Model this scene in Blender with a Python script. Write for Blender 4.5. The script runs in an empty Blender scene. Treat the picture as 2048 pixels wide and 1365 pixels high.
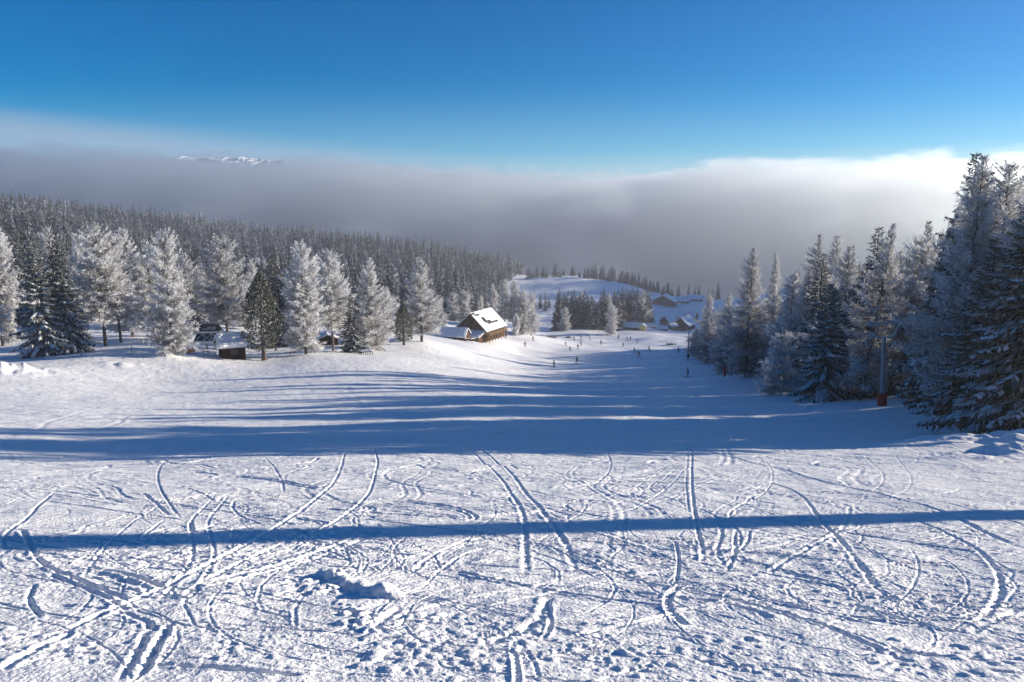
import bpy, bmesh, math, random
import numpy as np
from mathutils import Vector, Matrix
R = math.radians
random.seed(7); RNG = np.random.default_rng(7)
scene = bpy.context.scene
COL = scene.collection

# ------------------------------------------------------------------ camera
FPX = 1479.0            # focal length in photo pixels (26 mm equivalent)
PITCH = math.atan(282.0 / FPX)
CAMZ = 1.7
cam_data = bpy.data.cameras.new('camera')
cam_data.sensor_width = 36.0; cam_data.lens = 36.0 * FPX / 2048.0
cam_data.clip_start = 0.1; cam_data.clip_end = 60000
cam = bpy.data.objects.new('camera', cam_data); COL.objects.link(cam)
cam.location = (0, 0, CAMZ); cam.rotation_euler = (math.pi / 2 - PITCH, 0, 0)
scene.camera = cam

# ------------------------------------------------------------------ sky, sun, exposure
SUN_EL, SUN_AZ = R(11), R(74.5)       # azimuth clockwise from the viewing direction (+y)
SUN_DIR = Vector((math.sin(SUN_AZ) * math.cos(SUN_EL), math.cos(SUN_AZ) * math.cos(SUN_EL), math.sin(SUN_EL)))
world = bpy.data.worlds.new('World'); scene.world = world; world.use_nodes = True
wn = world.node_tree; wn.nodes.clear()
def wnode(t, **kw):
    n = wn.nodes.new(t)
    for k, v in kw.items(): setattr(n, k, v)
    return n
sky = wnode('ShaderNodeTexSky', sky_type='NISHITA', sun_disc=False, sun_elevation=SUN_EL, sun_rotation=SUN_AZ,
            altitude=1800.0, air_density=1.0, dust_density=0.2, ozone_density=3.5)
hsv = wnode('ShaderNodeHueSaturation'); hsv.inputs['Saturation'].default_value = 2.0; hsv.inputs['Hue'].default_value = 0.508
wn.links.new(sky.outputs[0], hsv.inputs['Color'])
# thin high veil of cloud, slanting down from the left above the fog bank (a cloud at infinity, by direction)
tc = wnode('ShaderNodeTexCoord'); sx = wnode('ShaderNodeSeparateXYZ'); wn.links.new(tc.outputs['Generated'], sx.inputs[0])
def wm(op, a, b=None, c=None):
    n = wnode('ShaderNodeMath', operation=op)
    for i, v in enumerate((a, b, c)):
        if v is None: continue
        if isinstance(v, (int, float)): n.inputs[i].default_value = v
        else: wn.links.new(v, n.inputs[i])
    return n.outputs[0]
def wmap(v, a, b, c=0.0, d=1.0):
    n = wnode('ShaderNodeMapRange', interpolation_type='SMOOTHSTEP')
    wn.links.new(v, n.inputs[0])
    for i, q in enumerate((a, b, c, d)): n.inputs[i + 1].default_value = q
    return n.outputs[0]
yy = wm('MAXIMUM', sx.outputs[1], 0.05)
u = wm('DIVIDE', sx.outputs[0], yy); el = wm('DIVIDE', sx.outputs[2], yy)
nz = wnode('ShaderNodeTexNoise'); nz.inputs['Scale'].default_value = 3.0; nz.inputs['Detail'].default_value = 5.0
mp = wnode('ShaderNodeMapping'); mp.inputs['Scale'].default_value = (1.0, 1.0, 9.0)
wn.links.new(tc.outputs['Generated'], mp.inputs[0]); wn.links.new(mp.outputs[0], nz.inputs['Vector'])
edge = wm('ADD', wm('MULTIPLY', u, -0.105), 0.053)                # upper edge of the veil
edge = wm('ADD', edge, wm('MULTIPLY', wm('SUBTRACT', nz.outputs[0], 0.5), 0.02))
vd = wm('SUBTRACT', edge, el)
veil = wm('MULTIPLY', wmap(vd, -0.006, 0.035), wmap(u, 0.14, -0.22))
veil = wm('MULTIPLY', veil, 0.78)
mixv = wnode('ShaderNodeMix', data_type='RGBA'); wn.links.new(veil, mixv.inputs[0])
wn.links.new(hsv.outputs[0], mixv.inputs[6]); mixv.inputs[7].default_value = (2.6, 3.3, 4.4, 1)
low = wnode('ShaderNodeMix', data_type='RGBA'); wn.links.new(wm('MULTIPLY', wmap(wm('ABSOLUTE', el), 0.16, 0.0), 0.55), low.inputs[0])   # paler air close to the horizon
wn.links.new(mixv.outputs[2], low.inputs[6]); low.inputs[7].default_value = (2.9, 4.6, 6.6, 1)
bg = wnode('ShaderNodeBackground'); bg.inputs['Strength'].default_value = 0.073
wn.links.new(low.outputs[2], bg.inputs['Color'])
wo = wnode('ShaderNodeOutputWorld'); wn.links.new(bg.outputs[0], wo.inputs['Surface'])

sd = bpy.data.lights.new('sun', 'SUN'); sd.energy = 5.0; sd.angle = R(0.55); sd.color = (1.0, 0.885, 0.73)
sun = bpy.data.objects.new('sun', sd); COL.objects.link(sun)
sun.rotation_euler = SUN_DIR.to_track_quat('Z', 'Y').to_euler(); sun.location = (60, 10, 60)

scene.view_settings.view_transform = 'Standard'; scene.view_settings.look = 'None'
scene.view_settings.exposure = 0.88; scene.view_settings.gamma = 1.0
scene.cycles.use_denoising = True
scene.cycles.max_bounces = 6; scene.cycles.diffuse_bounces = 3; scene.cycles.transmission_bounces = 4
scene.cycles.volume_bounces = 2; scene.cycles.volume_step_rate = 0.4; scene.cycles.transparent_max_bounces = 8

# ------------------------------------------------------------------ helpers
def ray(px, row):
    """world direction of a photo pixel, scaled so that y = 1"""
    cx = (px - 1024) / FPX; cy = (682.5 - row) / FPX
    y = math.cos(PITCH) + cy * math.sin(PITCH); z = -math.sin(PITCH) + cy * math.cos(PITCH)
    return cx / y, z / y
def world(px, row, d):
    a, b = ray(px, row); return a * d, d, CAMZ + b * d

def tag(o, label=None, cat=None, group=None, kind=None):
    if label: o['label'] = label
    if cat: o['category'] = cat
    if group: o['group'] = group
    if kind: o['kind'] = kind
    return o
def link(name, me, mats=(), parent=None, loc=None):
    o = bpy.data.objects.new(name, me); COL.objects.link(o)
    if me is not None:
        for m in (mats if isinstance(mats, (list, tuple)) else [mats]): me.materials.append(m)
    if parent is not None: o.parent = parent
    if loc is not None: o.location = loc
    return o
def empty(name, loc, rz=0.0):
    o = bpy.data.objects.new(name, None); COL.objects.link(o)
    o.location = loc; o.rotation_euler = (0, 0, rz); o.empty_display_size = 0.2
    return o
def copy_tree(o, parent=None, kids=None):
    c = o.copy(); COL.objects.link(c)
    if parent is not None: c.parent = parent
    for ch in KIDS.get(o.name, []): copy_tree(ch, c)
    return c
KIDS = {}
def register(o):
    for ch in o.children_recursive + [o]: KIDS[ch.name] = list(ch.children)
def np_mesh(name, verts, quads=None, tris=None, attrs=None, smooth=False, mat_idx=None):
    """verts (n,3); quads (m,4); tris (k,3); attrs: {name: per-face floats}"""
    me = bpy.data.meshes.new(name)
    quads = np.zeros((0, 4), np.int32) if quads is None else np.asarray(quads, np.int32)
    tris = np.zeros((0, 3), np.int32) if tris is None else np.asarray(tris, np.int32)
    nf = len(quads) + len(tris); nl = quads.size + tris.size
    me.vertices.add(len(verts)); me.vertices.foreach_set('co', np.asarray(verts, np.float32).ravel())
    me.loops.add(nl); me.loops.foreach_set('vertex_index', np.concatenate([quads.ravel(), tris.ravel()]).astype(np.int32))
    ls = np.concatenate([np.arange(len(quads)) * 4, quads.size + np.arange(len(tris)) * 3]).astype(np.int32)
    me.polygons.add(nf); me.polygons.foreach_set('loop_start', ls)
    if mat_idx is not None: me.polygons.foreach_set('material_index', np.asarray(mat_idx, np.int32))
    me.polygons.foreach_set('use_smooth', np.full(nf, smooth, bool))
    for k, v in (attrs or {}).items():
        at = me.attributes.new(k, 'FLOAT', 'FACE'); at.data.foreach_set('value', np.asarray(v, np.float32))
    me.update(calc_edges=True)
    return me

def hash2(ix, iy, seed):
    h = (ix.astype(np.int64) * 374761393 + iy.astype(np.int64) * 668265263 + seed * 974711) & 0x7fffffff
    h = ((h ^ (h >> 13)) * 1274126177) & 0x7fffffff
    return ((h ^ (h >> 16)) & 0xffff) / 65535.0
def vnoise(x, y, seed=0):
    x0 = np.floor(x); y0 = np.floor(y); fx = x - x0; fy = y - y0
    fx = fx * fx * fx * (fx * (fx * 6 - 15) + 10); fy = fy * fy * fy * (fy * (fy * 6 - 15) + 10)
    a = hash2(x0, y0, seed); b = hash2(x0 + 1, y0, seed); c = hash2(x0, y0 + 1, seed); d = hash2(x0 + 1, y0 + 1, seed)
    return (a + (b - a) * fx) * (1 - fy) + (c + (d - c) * fx) * fy - 0.5
def fbm(x, y, seed=0, octs=4, lac=2.03, gain=0.5):
    s = 0.0; a = 1.0
    for i in range(octs):
        s = s + a * vnoise(x, y, seed + i * 17); x = x * lac + 11.3; y = y * lac - 7.1; a *= gain
    return s
def smooth01(t):
    t = np.clip(t, 0, 1); return t * t * (3 - 2 * t)

# ------------------------------------------------------------------ materials
def mat(name, col, rough=0.8, spec=0.2, var=0.0, vscale=3.0, stretch=(1, 1, 1), bump=0.0, metal=0.0, col2=None):
    m = bpy.data.materials.new(name); m.use_nodes = True
    nt = m.node_tree; b = nt.nodes['Principled BSDF']
    b.inputs['Base Color'].default_value = (*col, 1); b.inputs['Roughness'].default_value = rough
    b.inputs['Specular IOR Level'].default_value = spec; b.inputs['Metallic'].default_value = metal
    if var > 0 or bump > 0 or col2:
        t = nt.nodes.new('ShaderNodeTexCoord'); mp = nt.nodes.new('ShaderNodeMapping'); mp.inputs['Scale'].default_value = stretch
        n = nt.nodes.new('ShaderNodeTexNoise'); n.inputs['Scale'].default_value = vscale; n.inputs['Detail'].default_value = 5
        nt.links.new(t.outputs['Object'], mp.inputs[0]); nt.links.new(mp.outputs[0], n.inputs['Vector'])
        r = nt.nodes.new('ShaderNodeValToRGB'); r.color_ramp.elements[0].position = 0.3; r.color_ramp.elements[1].position = 0.7
        c2 = col2 or tuple(min(1, c * (1 + var)) for c in col); c1 = col if col2 else tuple(c * (1 - var) for c in col)
        r.color_ramp.elements[0].color = (*c1, 1); r.color_ramp.elements[1].color = (*c2, 1)
        nt.links.new(n.outputs[0], r.inputs[0]); nt.links.new(r.outputs[0], b.inputs['Base Color'])
        if bump:
            bp = nt.nodes.new('ShaderNodeBump'); bp.inputs['Strength'].default_value = bump; bp.inputs['Distance'].default_value = 0.05
            nt.links.new(n.outputs[0], bp.inputs['Height']); nt.links.new(bp.outputs[0], b.inputs['Normal'])
    return m
# ------------------------------------------------------------------ the ground: one snow sheet out into the fog
# control points: photo pixel, row and distance (m) of ground one can see or infer
CTRL = [
 # piste, near to far
 (1024,905,28),(200,912,26.5),(1900,895,28),(1024,815,63),(300,812,63),(1763,812,63),(1024,776,98),(300,759,98),(1600,778,98),
 (1024,752,138),(1452,755,136),(1240,744,160),(1380,742,165),(1024,727,185),(1280,726,190),(1024,706,240),(1280,705,258),(1160,689,318),(1280,687,322),
 (1050,690,262),(1390,705,260),
 # left bench
 (0,742,92),(100,712,122),(0,690,150),(-300,720,122),(345,706,125),(527,719,131),(612,709,134),(703,703,142),(808,692,166),(843,685,174),
 (940,682,230),(1000,676,240),(870,672,235),(430,694,150),(458,674,160),(240,690,136),(20,622,190),(300,665,170),
 (1045,668,298),(985,657,310),(905,648,305),(1100,670,365),
 (560,672,185),(700,668,200),
 # left hill
 (-300,440,900),(0,428,900),(200,442,1000),(400,462,1060),(600,486,1080),(800,512,1050),(900,525,1000),(1000,545,900),
 (400,525,780),(100,480,560),(100,570,300),(400,575,480),(480,535,700),(600,570,580),(800,575,580),(700,612,390),(900,634,380),(900,572,700),(-300,560,300),
 # knoll and valley
 (1050,556,800),(1150,552,780),(1250,566,760),(1330,592,740),(1420,598,760),(1100,592,640),(1200,600,600),(1100,632,520),(1060,660,440),(1180,661,400),
 (1290,658,400),(1330,660,430),(1330,610,600),(1370,648,480),(1400,618,600),(1240,668,372),
 # right: forest floor, then a hill added to shade the valley
 (1960,868,38),(1800,822,58),(1650,797,80),(1560,777,100),(1480,752,132),(1410,722,190),(1375,702,262),(2700,760,40),(2500,720,60),(2900,900,24),(2300,750,85),(2000,740,120),(1800,690,220),
 (1480,650,450),(1600,600,480),(1720,590,480),(1980,545,560),(2150,430,560),(2300,450,480),(1470,600,760),(1580,575,700),(1760,560,760),(1900,500,780),(2200,380,700),(1880,490,900),(2100,344,900),(2300,345,900),(2400,400,900),(2500,500,420),
 # beyond, hidden in the fog
 (300,560,1700),(1024,620,1300),(1700,640,1300),(-600,520,1700),(2600,600,1700),(1024,560,3500),(-500,540,3500),(2500,560,3500),
]
cp = np.array([world(*c) for c in CTRL])
cr = np.hypot(cp[:, 0], cp[:, 1]); caz = np.arctan2(cp[:, 0], cp[:, 1]); cT = cp[:, 2] / cr
near = [(a, r_, -0.288 * math.cos(a) - .02 * math.sin(a)) for r_ in (1.5, 4, 8, 13, 20) for a in (-1.0, -0.6, -0.3, 0, 0.3, 0.6, 1.0)] + [(-1.9, 2, 0.0), (1.9, 2, 0.0), (-1.9, 60, -.1), (1.9, 60, -.05), (-1.5, 300, -.1), (1.5, 300, -.05)]
caz = np.concatenate([caz, [n[0] for n in near]]); cr = np.concatenate([cr, [n[1] for n in near]]); cT = np.concatenate([cT, [n[2] for n in near]])
KAZ = 2.2
cu = np.stack([caz * KAZ, np.log(cr)], 1)
def tps_k(d2): return 0.5 * d2 * np.log(d2 + 1e-9)
_n = len(cu); _d2 = ((cu[:, None] - cu[None]) ** 2).sum(2)
_A = np.zeros((_n + 3, _n + 3)); _A[:_n, :_n] = tps_k(_d2) + np.eye(_n) * 0.004
_A[:_n, _n] = 1; _A[:_n, _n + 1:] = cu; _A[_n, :_n] = 1; _A[_n + 1:, :_n] = cu.T
_w = np.linalg.solve(_A, np.concatenate([cT, np.zeros(3)]))
def ground_polar(az, r):
    a = np.asarray(az, float).ravel() * KAZ; l = np.log(np.maximum(np.asarray(r, float).ravel(), 0.5)); out = np.empty_like(a)
    for s in range(0, len(a), 60000):
        aa = a[s:s + 60000]; ll = l[s:s + 60000]
        d2 = (aa[:, None] - cu[None, :, 0]) ** 2 + (ll[:, None] - cu[None, :, 1]) ** 2
        out[s:s + 60000] = tps_k(d2) @ _w[:_n] + _w[_n] + aa * _w[_n + 1] + ll * _w[_n + 2]
    return (out * np.maximum(np.asarray(r, float).ravel(), 0.5)).reshape(np.shape(az))
def undulate(x, y, r):
    far = smooth01((r - 60) / 200.0)
    return fbm(x / 38., y / 30., 5, 3) * (0.25 + 2.2 * far) * smooth01((r - 25) / 60.) + fbm(x / 7., y / 5., 9, 3) * 0.16 * smooth01((r - 6) / 20.)
def ground_z(x, y):
    x = np.asarray(x, float); y = np.asarray(y, float); r = np.hypot(x, y)
    return ground_polar(np.arctan2(x, y), r) + undulate(x, y, r)
def gz(x, y): return float(ground_z(np.array([x]), np.array([y]))[0])
_ds = np.exp(np.linspace(math.log(2.5), math.log(1400), 700))
def hit(px, row, dmin=2.5, dmax=1400):
    """first point where the ray of a photo pixel meets the smooth ground"""
    a, b = ray(px, row); d = _ds[(_ds >= dmin) & (_ds <= dmax)]
    diff = CAMZ + b * d - ground_z(a * d, d)
    k = np.argmax(diff < 0)
    if not (diff < 0).any(): k = np.argmin(np.abs(diff)); dd = d[k]
    elif k == 0: dd = d[0]
    else: dd = d[k - 1] + (d[k] - d[k - 1]) * diff[k - 1] / (diff[k - 1] - diff[k])
    return a * dd, dd, gz(a * dd, dd)

# grid: rings dense near, sectors dense in front
rr = [0.8]
while rr[-1] < 3.4: rr.append(rr[-1] + 0.06)
while rr[-1] < 64: rr.append(rr[-1] + 0.006 * (rr[-1] / 4) ** 1.3)
while rr[-1] < 1300: rr.append(rr[-1] * 1.0095)
while rr[-1] < 7000: rr.append(rr[-1] * 1.06)
rr = np.array(rr)
NF = 1060
aa = np.concatenate([np.radians(np.linspace(-178, -42, 55)), np.radians(np.linspace(-41, 41, NF)), np.radians(np.linspace(42, 178, 55))])
GA, GR = np.meshgrid(aa, rr); GX = GR * np.sin(GA); GY = GR * np.cos(GA)
NRING, NSEC = GR.shape
GZ = ground_polar(GA, GR) + undulate(GX, GY, GR)
# fine relief, only near enough to matter
NEAR = int(np.searchsorted(rr, 260)); nx, ny, nr = GX[:NEAR], GY[:NEAR], GR[:NEAR]
REL = np.zeros_like(nx)
NR2 = int(np.searchsorted(rr, 64))
def window(x0, x1, y0, y1):
    """index window of the grid that covers a box (in front of the camera)"""
    rs = [math.hypot(x, y) for x in (x0, x1) for y in (y0, y1)]; rmin = max(0.5, y0); rmax = max(rs)
    az = [math.atan2(x, max(y, 0.3)) for x in (x0, x1) for y in (y0, y1)]
    i0, i1 = np.searchsorted(rr, rmin), np.searchsorted(rr, rmax) + 1
    j0, j1 = np.searchsorted(aa, min(az)), np.searchsorted(aa, max(az)) + 1
    return max(0, i0), min(NEAR, i1), max(0, j0), min(NSEC, j1)
# 1 broad wind-packed roughness and streaks left by skidding edges
wx = nx + fbm(nx / 2.3, ny / 2.3, 31, 2) * 1.2; wy = ny + fbm(nx / 2.3, ny / 2.3, 37, 2) * 1.2
patch = smooth01((fbm(nx / 2.6, ny / 2.0, 41, 3) + 0.08) / 0.42)             # where the snow is churned
amp = 1.0 / (1 + (nr / 90.) ** 2)
REL += fbm(nx / 1.6, ny / 1.2, 51, 3) * 0.028
for (ang, sx_, sy_, a_, sd_) in ((0.16, 1.5, 0.055, .018, 61), (-0.30, 1.1, 0.05, .016, 71), (0.75, 1.3, 0.06, .013, 81)):
    ca, sa = math.cos(ang), math.sin(ang); p = wx * ca + wy * sa; q = -wx * sa + wy * ca
    msk = smooth01((fbm(nx / 3.1, ny / 2.4, sd_ + 3, 2) + 0.1) / 0.3)
    REL += fbm(p / sx_, q / sy_, sd_, 2) * a_ * msk
fine = fbm(nx / 0.085, ny / 0.085, 91, 2); med = fbm(nx / 0.26, ny / 0.22, 95, 3)
REL += patch * (np.maximum(fine, -0.05) * 0.014 * (1 - smooth01((nr - 9) / 8.)) + np.maximum(med, -.1) * 0.022) + (fine * 0.006 + fbm(nx / .05, ny / .05, 99, 1) * 0.0035) * (1 - smooth01((nr - 6.5) / 6.))
# 2 tracks traced from the picture: pixels, half width, depth, berm
TR = [
 ([(1383,880),(1384,905),(1383,960),(1391,1040),(1402,1090),(1408,1140)],.075,.075,.05),
 ([(1375,905),(1372,960),(1378,1030)],.05,.04,.04),
 ([(1380,890),(1500,925),(1600,950),(1700,975),(1800,1000),(1880,1022),(1960,1060),(2060,1105)],.13,.07,.06),
 ([(1500,910),(1560,940),(1640,975),(1740,1000),(1850,1030)],.05,.035,.03),
 ([(925,885),(985,940),(1020,985),(1045,1030),(1050,1090),(1050,1172)],.10,.05,.06),
 ([(950,890),(1010,935),(1050,985),(1090,1030),(1130,1090),(1155,1160)],.11,.055,.06),
 ([(748,895),(755,920),(752,940),(735,990),(690,1030),(640,1060),(560,1090),(470,1130),(385,1180),(352,1225)],.075,.07,.05),
 ([(690,905),(680,940),(640,990),(590,1030),(510,1080),(430,1120),(320,1180),(130,1260),(0,1340)],.085,.055,.07),
 ([(720,1005),(900,1030),(1060,1045),(1180,1065),(1290,1100),(1400,1140)],.055,.05,.03),
 ([(700,1035),(900,1060),(1040,1080),(1150,1115),(1290,1165),(1440,1195),(1600,1235),(1700,1275),(1860,1345)],.075,.065,.045),
 ([(870,1180),(1050,1175),(1300,1190),(1480,1215),(1560,1250)],.10,.05,.04),
 ([(1530,960),(1600,990),(1640,1040),(1680,1080),(1740,1160),(1778,1198)],.09,.075,.05),
 ([(1700,1010),(1690,1050),(1640,1085),(1560,1130),(1535,1155)],.08,.03,.085),
 ([(1350,1085),(1357,1120),(1352,1165)],.05,.07,.03), ([(1470,1060),(1468,1110),(1452,1142)],.06,.06,.05),
 ([(1830,1040),(1940,1090),(1990,1140),(2000,1180),(1980,1220),(1955,1250)],.085,.06,.045),
 ([(1700,1180),(1800,1200),(1920,1235)],.07,.09,.06), ([(1690,1205),(1850,1250),(1930,1270)],.07,.08,.05),
 ([(1720,905),(1760,940),(1765,965),(1740,985)],.05,.06,.03), ([(1790,910),(1820,950),(1815,980),(1770,1000)],.05,.05,.04),
 ([(1640,905),(1625,925),(1600,945)],.05,.04,.05),([(1840,905),(1835,920),(1822,930)],.05,.05,.03),
 ([(1214,905),(1222,930),(1205,958),(1150,985)],.06,.06,.03),
 ([(1370,903),(1300,960),(1200,1000),(1090,1020)],.07,.02,.075), ([(1380,915),(1320,965),(1220,1015)],.06,.03,.06), ([(1378,930),(1330,980),(1260,1022)],.06,.03,.06),
 ([(5,1100),(12,1070),(50,1040),(75,1015),(110,985)],.06,.06,.05), ([(42,1060),(60,1090),(90,1130),(170,1168),(260,1202)],.08,.08,.06),
 ([(345,910),(318,940),(322,980),(362,1040)],.06,.05,.05), ([(285,985),(340,1032)],.08,.08,.04), ([(360,972),(400,985),(430,1002)],.06,.07,.03), ([(340,955),(460,972),(520,985),(640,1000)],.045,.045,.03),
 ([(530,915),(560,955),(567,985)],.06,.05,.04), ([(95,1150),(200,1190),(255,1225)],.07,.07,.05), ([(70,1170),(58,1200),(85,1235)],.06,.07,.03),
 ([(340,1245),(308,1300),(280,1355)],.075,.10,.07), ([(300,1240),(270,1310),(235,1365)],.07,.07,.05), ([(0,1345),(70,1300),(150,1262)],.09,.05,.08),
 ([(0,1015),(150,962),(275,935)],.05,.03,.055), ([(0,990),(120,950),(230,930)],.05,.03,.05), ([(30,1100),(140,1070),(290,1020),(420,985)],.06,.03,.06), ([(120,1130),(260,1085),(330,1040)],.05,.05,.05),
 ([(820,1150),(870,1110),(950,1075),(1010,1058)],.075,.03,.08), ([(870,1150),(930,1110),(985,1095)],.06,.06,.04),
 ([(738,1272),(760,1245),(800,1215)],.09,.04,.07), ([(1098,1195),(1085,1230),(1060,1252),(1010,1275),(950,1292)],.12,.06,.07), ([(1095,1200),(1100,1250),(1085,1280)],.05,.03,.06), ([(1022,1285),(1030,1320),(1036,1380)],.05,.02,.06),
 ([(150,1325),(350,1330),(620,1350)],.07,.06,.04), ([(1320,1180),(1500,1190),(1700,1175)],.06,.03,.03), ([(450,960),(540,940),(680,915),(760,908)],.05,.03,.05),
 ([(1100,1100),(1180,1115),(1290,1150)],.05,.05,.03), ([(1440,1130),(1490,1090),(1500,1060)],.06,.04,.06), ([(1530,920),(1545,950),(1530,985),(1460,1020)],.06,.03,.06),
 ([(1940,1270),(1990,1240),(2048,1215)],.08,.03,.09), ([(1700,1300),(1850,1310),(2048,1330)],.06,.05,.04),([(1880,930),(1960,960),(2060,985)],.06,.05,.04),([(1860,1000),(1980,1030),(2080,1060)],.06,.05,.04),
 ([(800,935),(830,930),(850,938)],.12,.08,.02), ([(1020,930),(1034,938)],.12,.1,.03), ([(380,1045),(384,1062)],.08,.07,.03),
]
def spline(P, n):
    P = np.asarray(P, float); P = np.vstack([2 * P[0] - P[1], P, 2 * P[-1] - P[-2]]); out = []
    for i in range(1, len(P) - 2):
        t = np.linspace(0, 1, n, endpoint=False)[:, None]
        a, b, c, d = P[i - 1], P[i], P[i + 1], P[i + 2]
        out.append(0.5 * ((2 * b) + (-a + c) * t + (2 * a - 5 * b + 4 * c - d) * t ** 2 + (-a + 3 * b - 3 * c + d) * t ** 3))
    out.append(P[-2][None]); return np.vstack(out)
def carve(pl, w, dep, berm, seed):
    m = w * 4.5
    i0, i1, j0, j1 = window(pl[:, 0].min() - m, pl[:, 0].max() + m, max(0.6, pl[:, 1].min() - m), pl[:, 1].max() + m)
    if i1 - i0 < 2 or j1 - j0 < 2: return
    X, Y = nx[i0:i1, j0:j1], ny[i0:i1, j0:j1]
    X = X + vnoise(X / .12, Y / .12, seed + 5) * w * .5; Y = Y + vnoise(X / .12, Y / .12, seed + 6) * w * .5
    best = np.full(X.shape, 1e9); sd = np.zeros(X.shape); al = np.zeros(X.shape); L = 0
    tot = np.hypot(*np.diff(pl, axis=0).T).sum()
    for k in range(len(pl) - 1):
        a = pl[k]; ab = pl[k + 1] - a; l2 = ab @ ab + 1e-12; l = math.sqrt(l2)
        p0, p1, q0, q1 = window(min(a[0], a[0] + ab[0]) - m, max(a[0], a[0] + ab[0]) + m, max(0.6, min(a[1], a[1] + ab[1]) - m), max(a[1], a[1] + ab[1]) + m)
        p0, p1, q0, q1 = max(p0, i0) - i0, min(p1, i1) - i0, max(q0, j0) - j0, min(q1, j1) - j0
        if p1 <= p0 or q1 <= q0: L += l; continue
        W_ = (slice(p0, p1), slice(q0, q1)); Xs, Ys = X[W_], Y[W_]
        t = np.clip(((Xs - a[0]) * ab[0] + (Ys - a[1]) * ab[1]) / l2, 0, 1)
        dx = Xs - a[0] - t * ab[0]; dy = Ys - a[1] - t * ab[1]; dd = dx * dx + dy * dy
        cl = dd < best[W_]; best[W_] = np.where(cl, dd, best[W_]); sd[W_] = np.where(cl, np.sign(ab[0] * dy - ab[1] * dx), sd[W_]); al[W_] = np.where(cl, L + t * l, al[W_]); L += l
    s = np.sqrt(best) / w
    mod = 0.65 + 0.9 * vnoise(al / .5, sd * 3 + seed, seed) + 0.5 * vnoise(al / .13, sd * 3 + seed, seed + 2)
    endf = smooth01(al / (0.06 * tot + .05)) * smooth01((tot - al) / (0.06 * tot + .05))
    w_ = 1.0
    prof = -dep * np.exp(-(s / 0.85) ** 4) + berm * np.clip(mod, 0, 2) * np.exp(-((s - 1.7) / .55) ** 2)
    REL[i0:i1, j0:j1] += prof * endf
for k, (pts, w, dep, berm) in enumerate(TR):
    W = np.array([hit(*p)[:2] for p in pts]); carve(spline(W, 9), w * .38, dep * .40, berm * .20, 300 + k * 7)
# many fainter carved arcs and skids by other skiers
for k in range(110):
    d0 = 4.5 * math.exp(random.random() ** 0.8 * math.log(5.6)); x0 = random.uniform(-.78, .78) * d0
    hd = random.gauss(0.22, 0.4) if random.random() < .6 else random.gauss(2.6, 0.4)
    L = random.uniform(.5, 2.2) * (1 + d0 / 14); cv = random.gauss(0, .5) / L; pts = [(x0, d0)]
    for s in range(9):
        hd += cv * L / 9 * 2; pts.append((pts[-1][0] + math.cos(hd) * L / 9, pts[-1][1] + math.sin(hd) * L / 9))
    pl = np.array(pts)
    if pl[:, 1].min() < 3.5: continue
    w = max(random.uniform(.012, .034) * (1 + d0 / 30), .0078 * (d0 / 4) ** 1.3); carve(pl, w, random.uniform(.008, .024), random.uniform(.006, .018), 3000 + k)
    if random.random() < .45:
        o = np.array((random.uniform(-.15, .15), random.uniform(.12, .22))); carve(pl + o, w, random.uniform(.012, .03), .02, 5000 + k)
# long runs: paired ski tracks that wander down and across the slope
for k in range(190):
    d0 = random.uniform(4.5, 24) if k < 135 else random.uniform(22, 80); x0 = random.uniform(-.85, .85) * d0; hd = random.choice((random.gauss(.25, .25), random.gauss(2.85, .25), random.gauss(1.45, .35))); pts = [(x0, d0)]
    L = random.uniform(6, 24) * (1 if k < 135 else 2); ph_ = random.uniform(0, 6.28); am = random.choice((.05, .1, .15, .25, .5))
    for s in range(26):
        h_ = hd + am * math.sin(ph_ + s * .33); pts.append((pts[-1][0] + math.cos(h_) * L / 26, pts[-1][1] + math.sin(h_) * L / 26))
    pl = np.array([p for p in pts if p[1] > 3.6])
    if len(pl) < 6: continue
    dm = pl[:, 1].mean(); w = max(random.uniform(.014, .026), .0072 * (dm / 4) ** 1.3); dp = random.uniform(.005, .016) * (1 + max(0, dm - 15) / 50); gp = random.uniform(.14, .34); nr_ = np.array([-math.sin(hd), math.cos(hd)]) * gp
    carve(pl, w, dp, dp * .6, 7000 + k); carve(pl + nr_, w, dp * random.uniform(.5, 1), dp * .5, 7500 + k)
# fine scratches by ski edges, nearly straight, everywhere
for k in range(520):
    d0 = 4.2 * math.exp(random.random() * math.log(6.2)); x0 = random.uniform(-.85, .85) * d0; hd = random.gauss(.2, .3) if random.random() < .55 else random.gauss(2.9, .35)
    L = random.uniform(1.0, 4.5) * (1 + d0 / 20); cv_ = random.gauss(0, .10); n_ = 9
    pl = np.array([(x0 + math.cos(hd + cv_ * s) * L * s / n_, d0 + math.sin(hd + cv_ * s) * L * s / n_) for s in range(n_ + 1)])
    if pl[:, 1].min() < 3.6: continue
    w = max(random.uniform(.009, .016), .0066 * (pl[:, 1].mean() / 4) ** 1.3); carve(pl, w, random.uniform(.004, .011), random.uniform(.003, .007), 9000 + k)
# rough worn surface farther down
far_ = smooth01((nr - 25) / 40.)
REL += far_ * (fbm(nx / 2.6, ny / 1.1, 201, 4) * .10 + fbm((nx + .3 * ny) / 9., (ny - .3 * nx) / .9, 203, 2) * .07)
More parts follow.
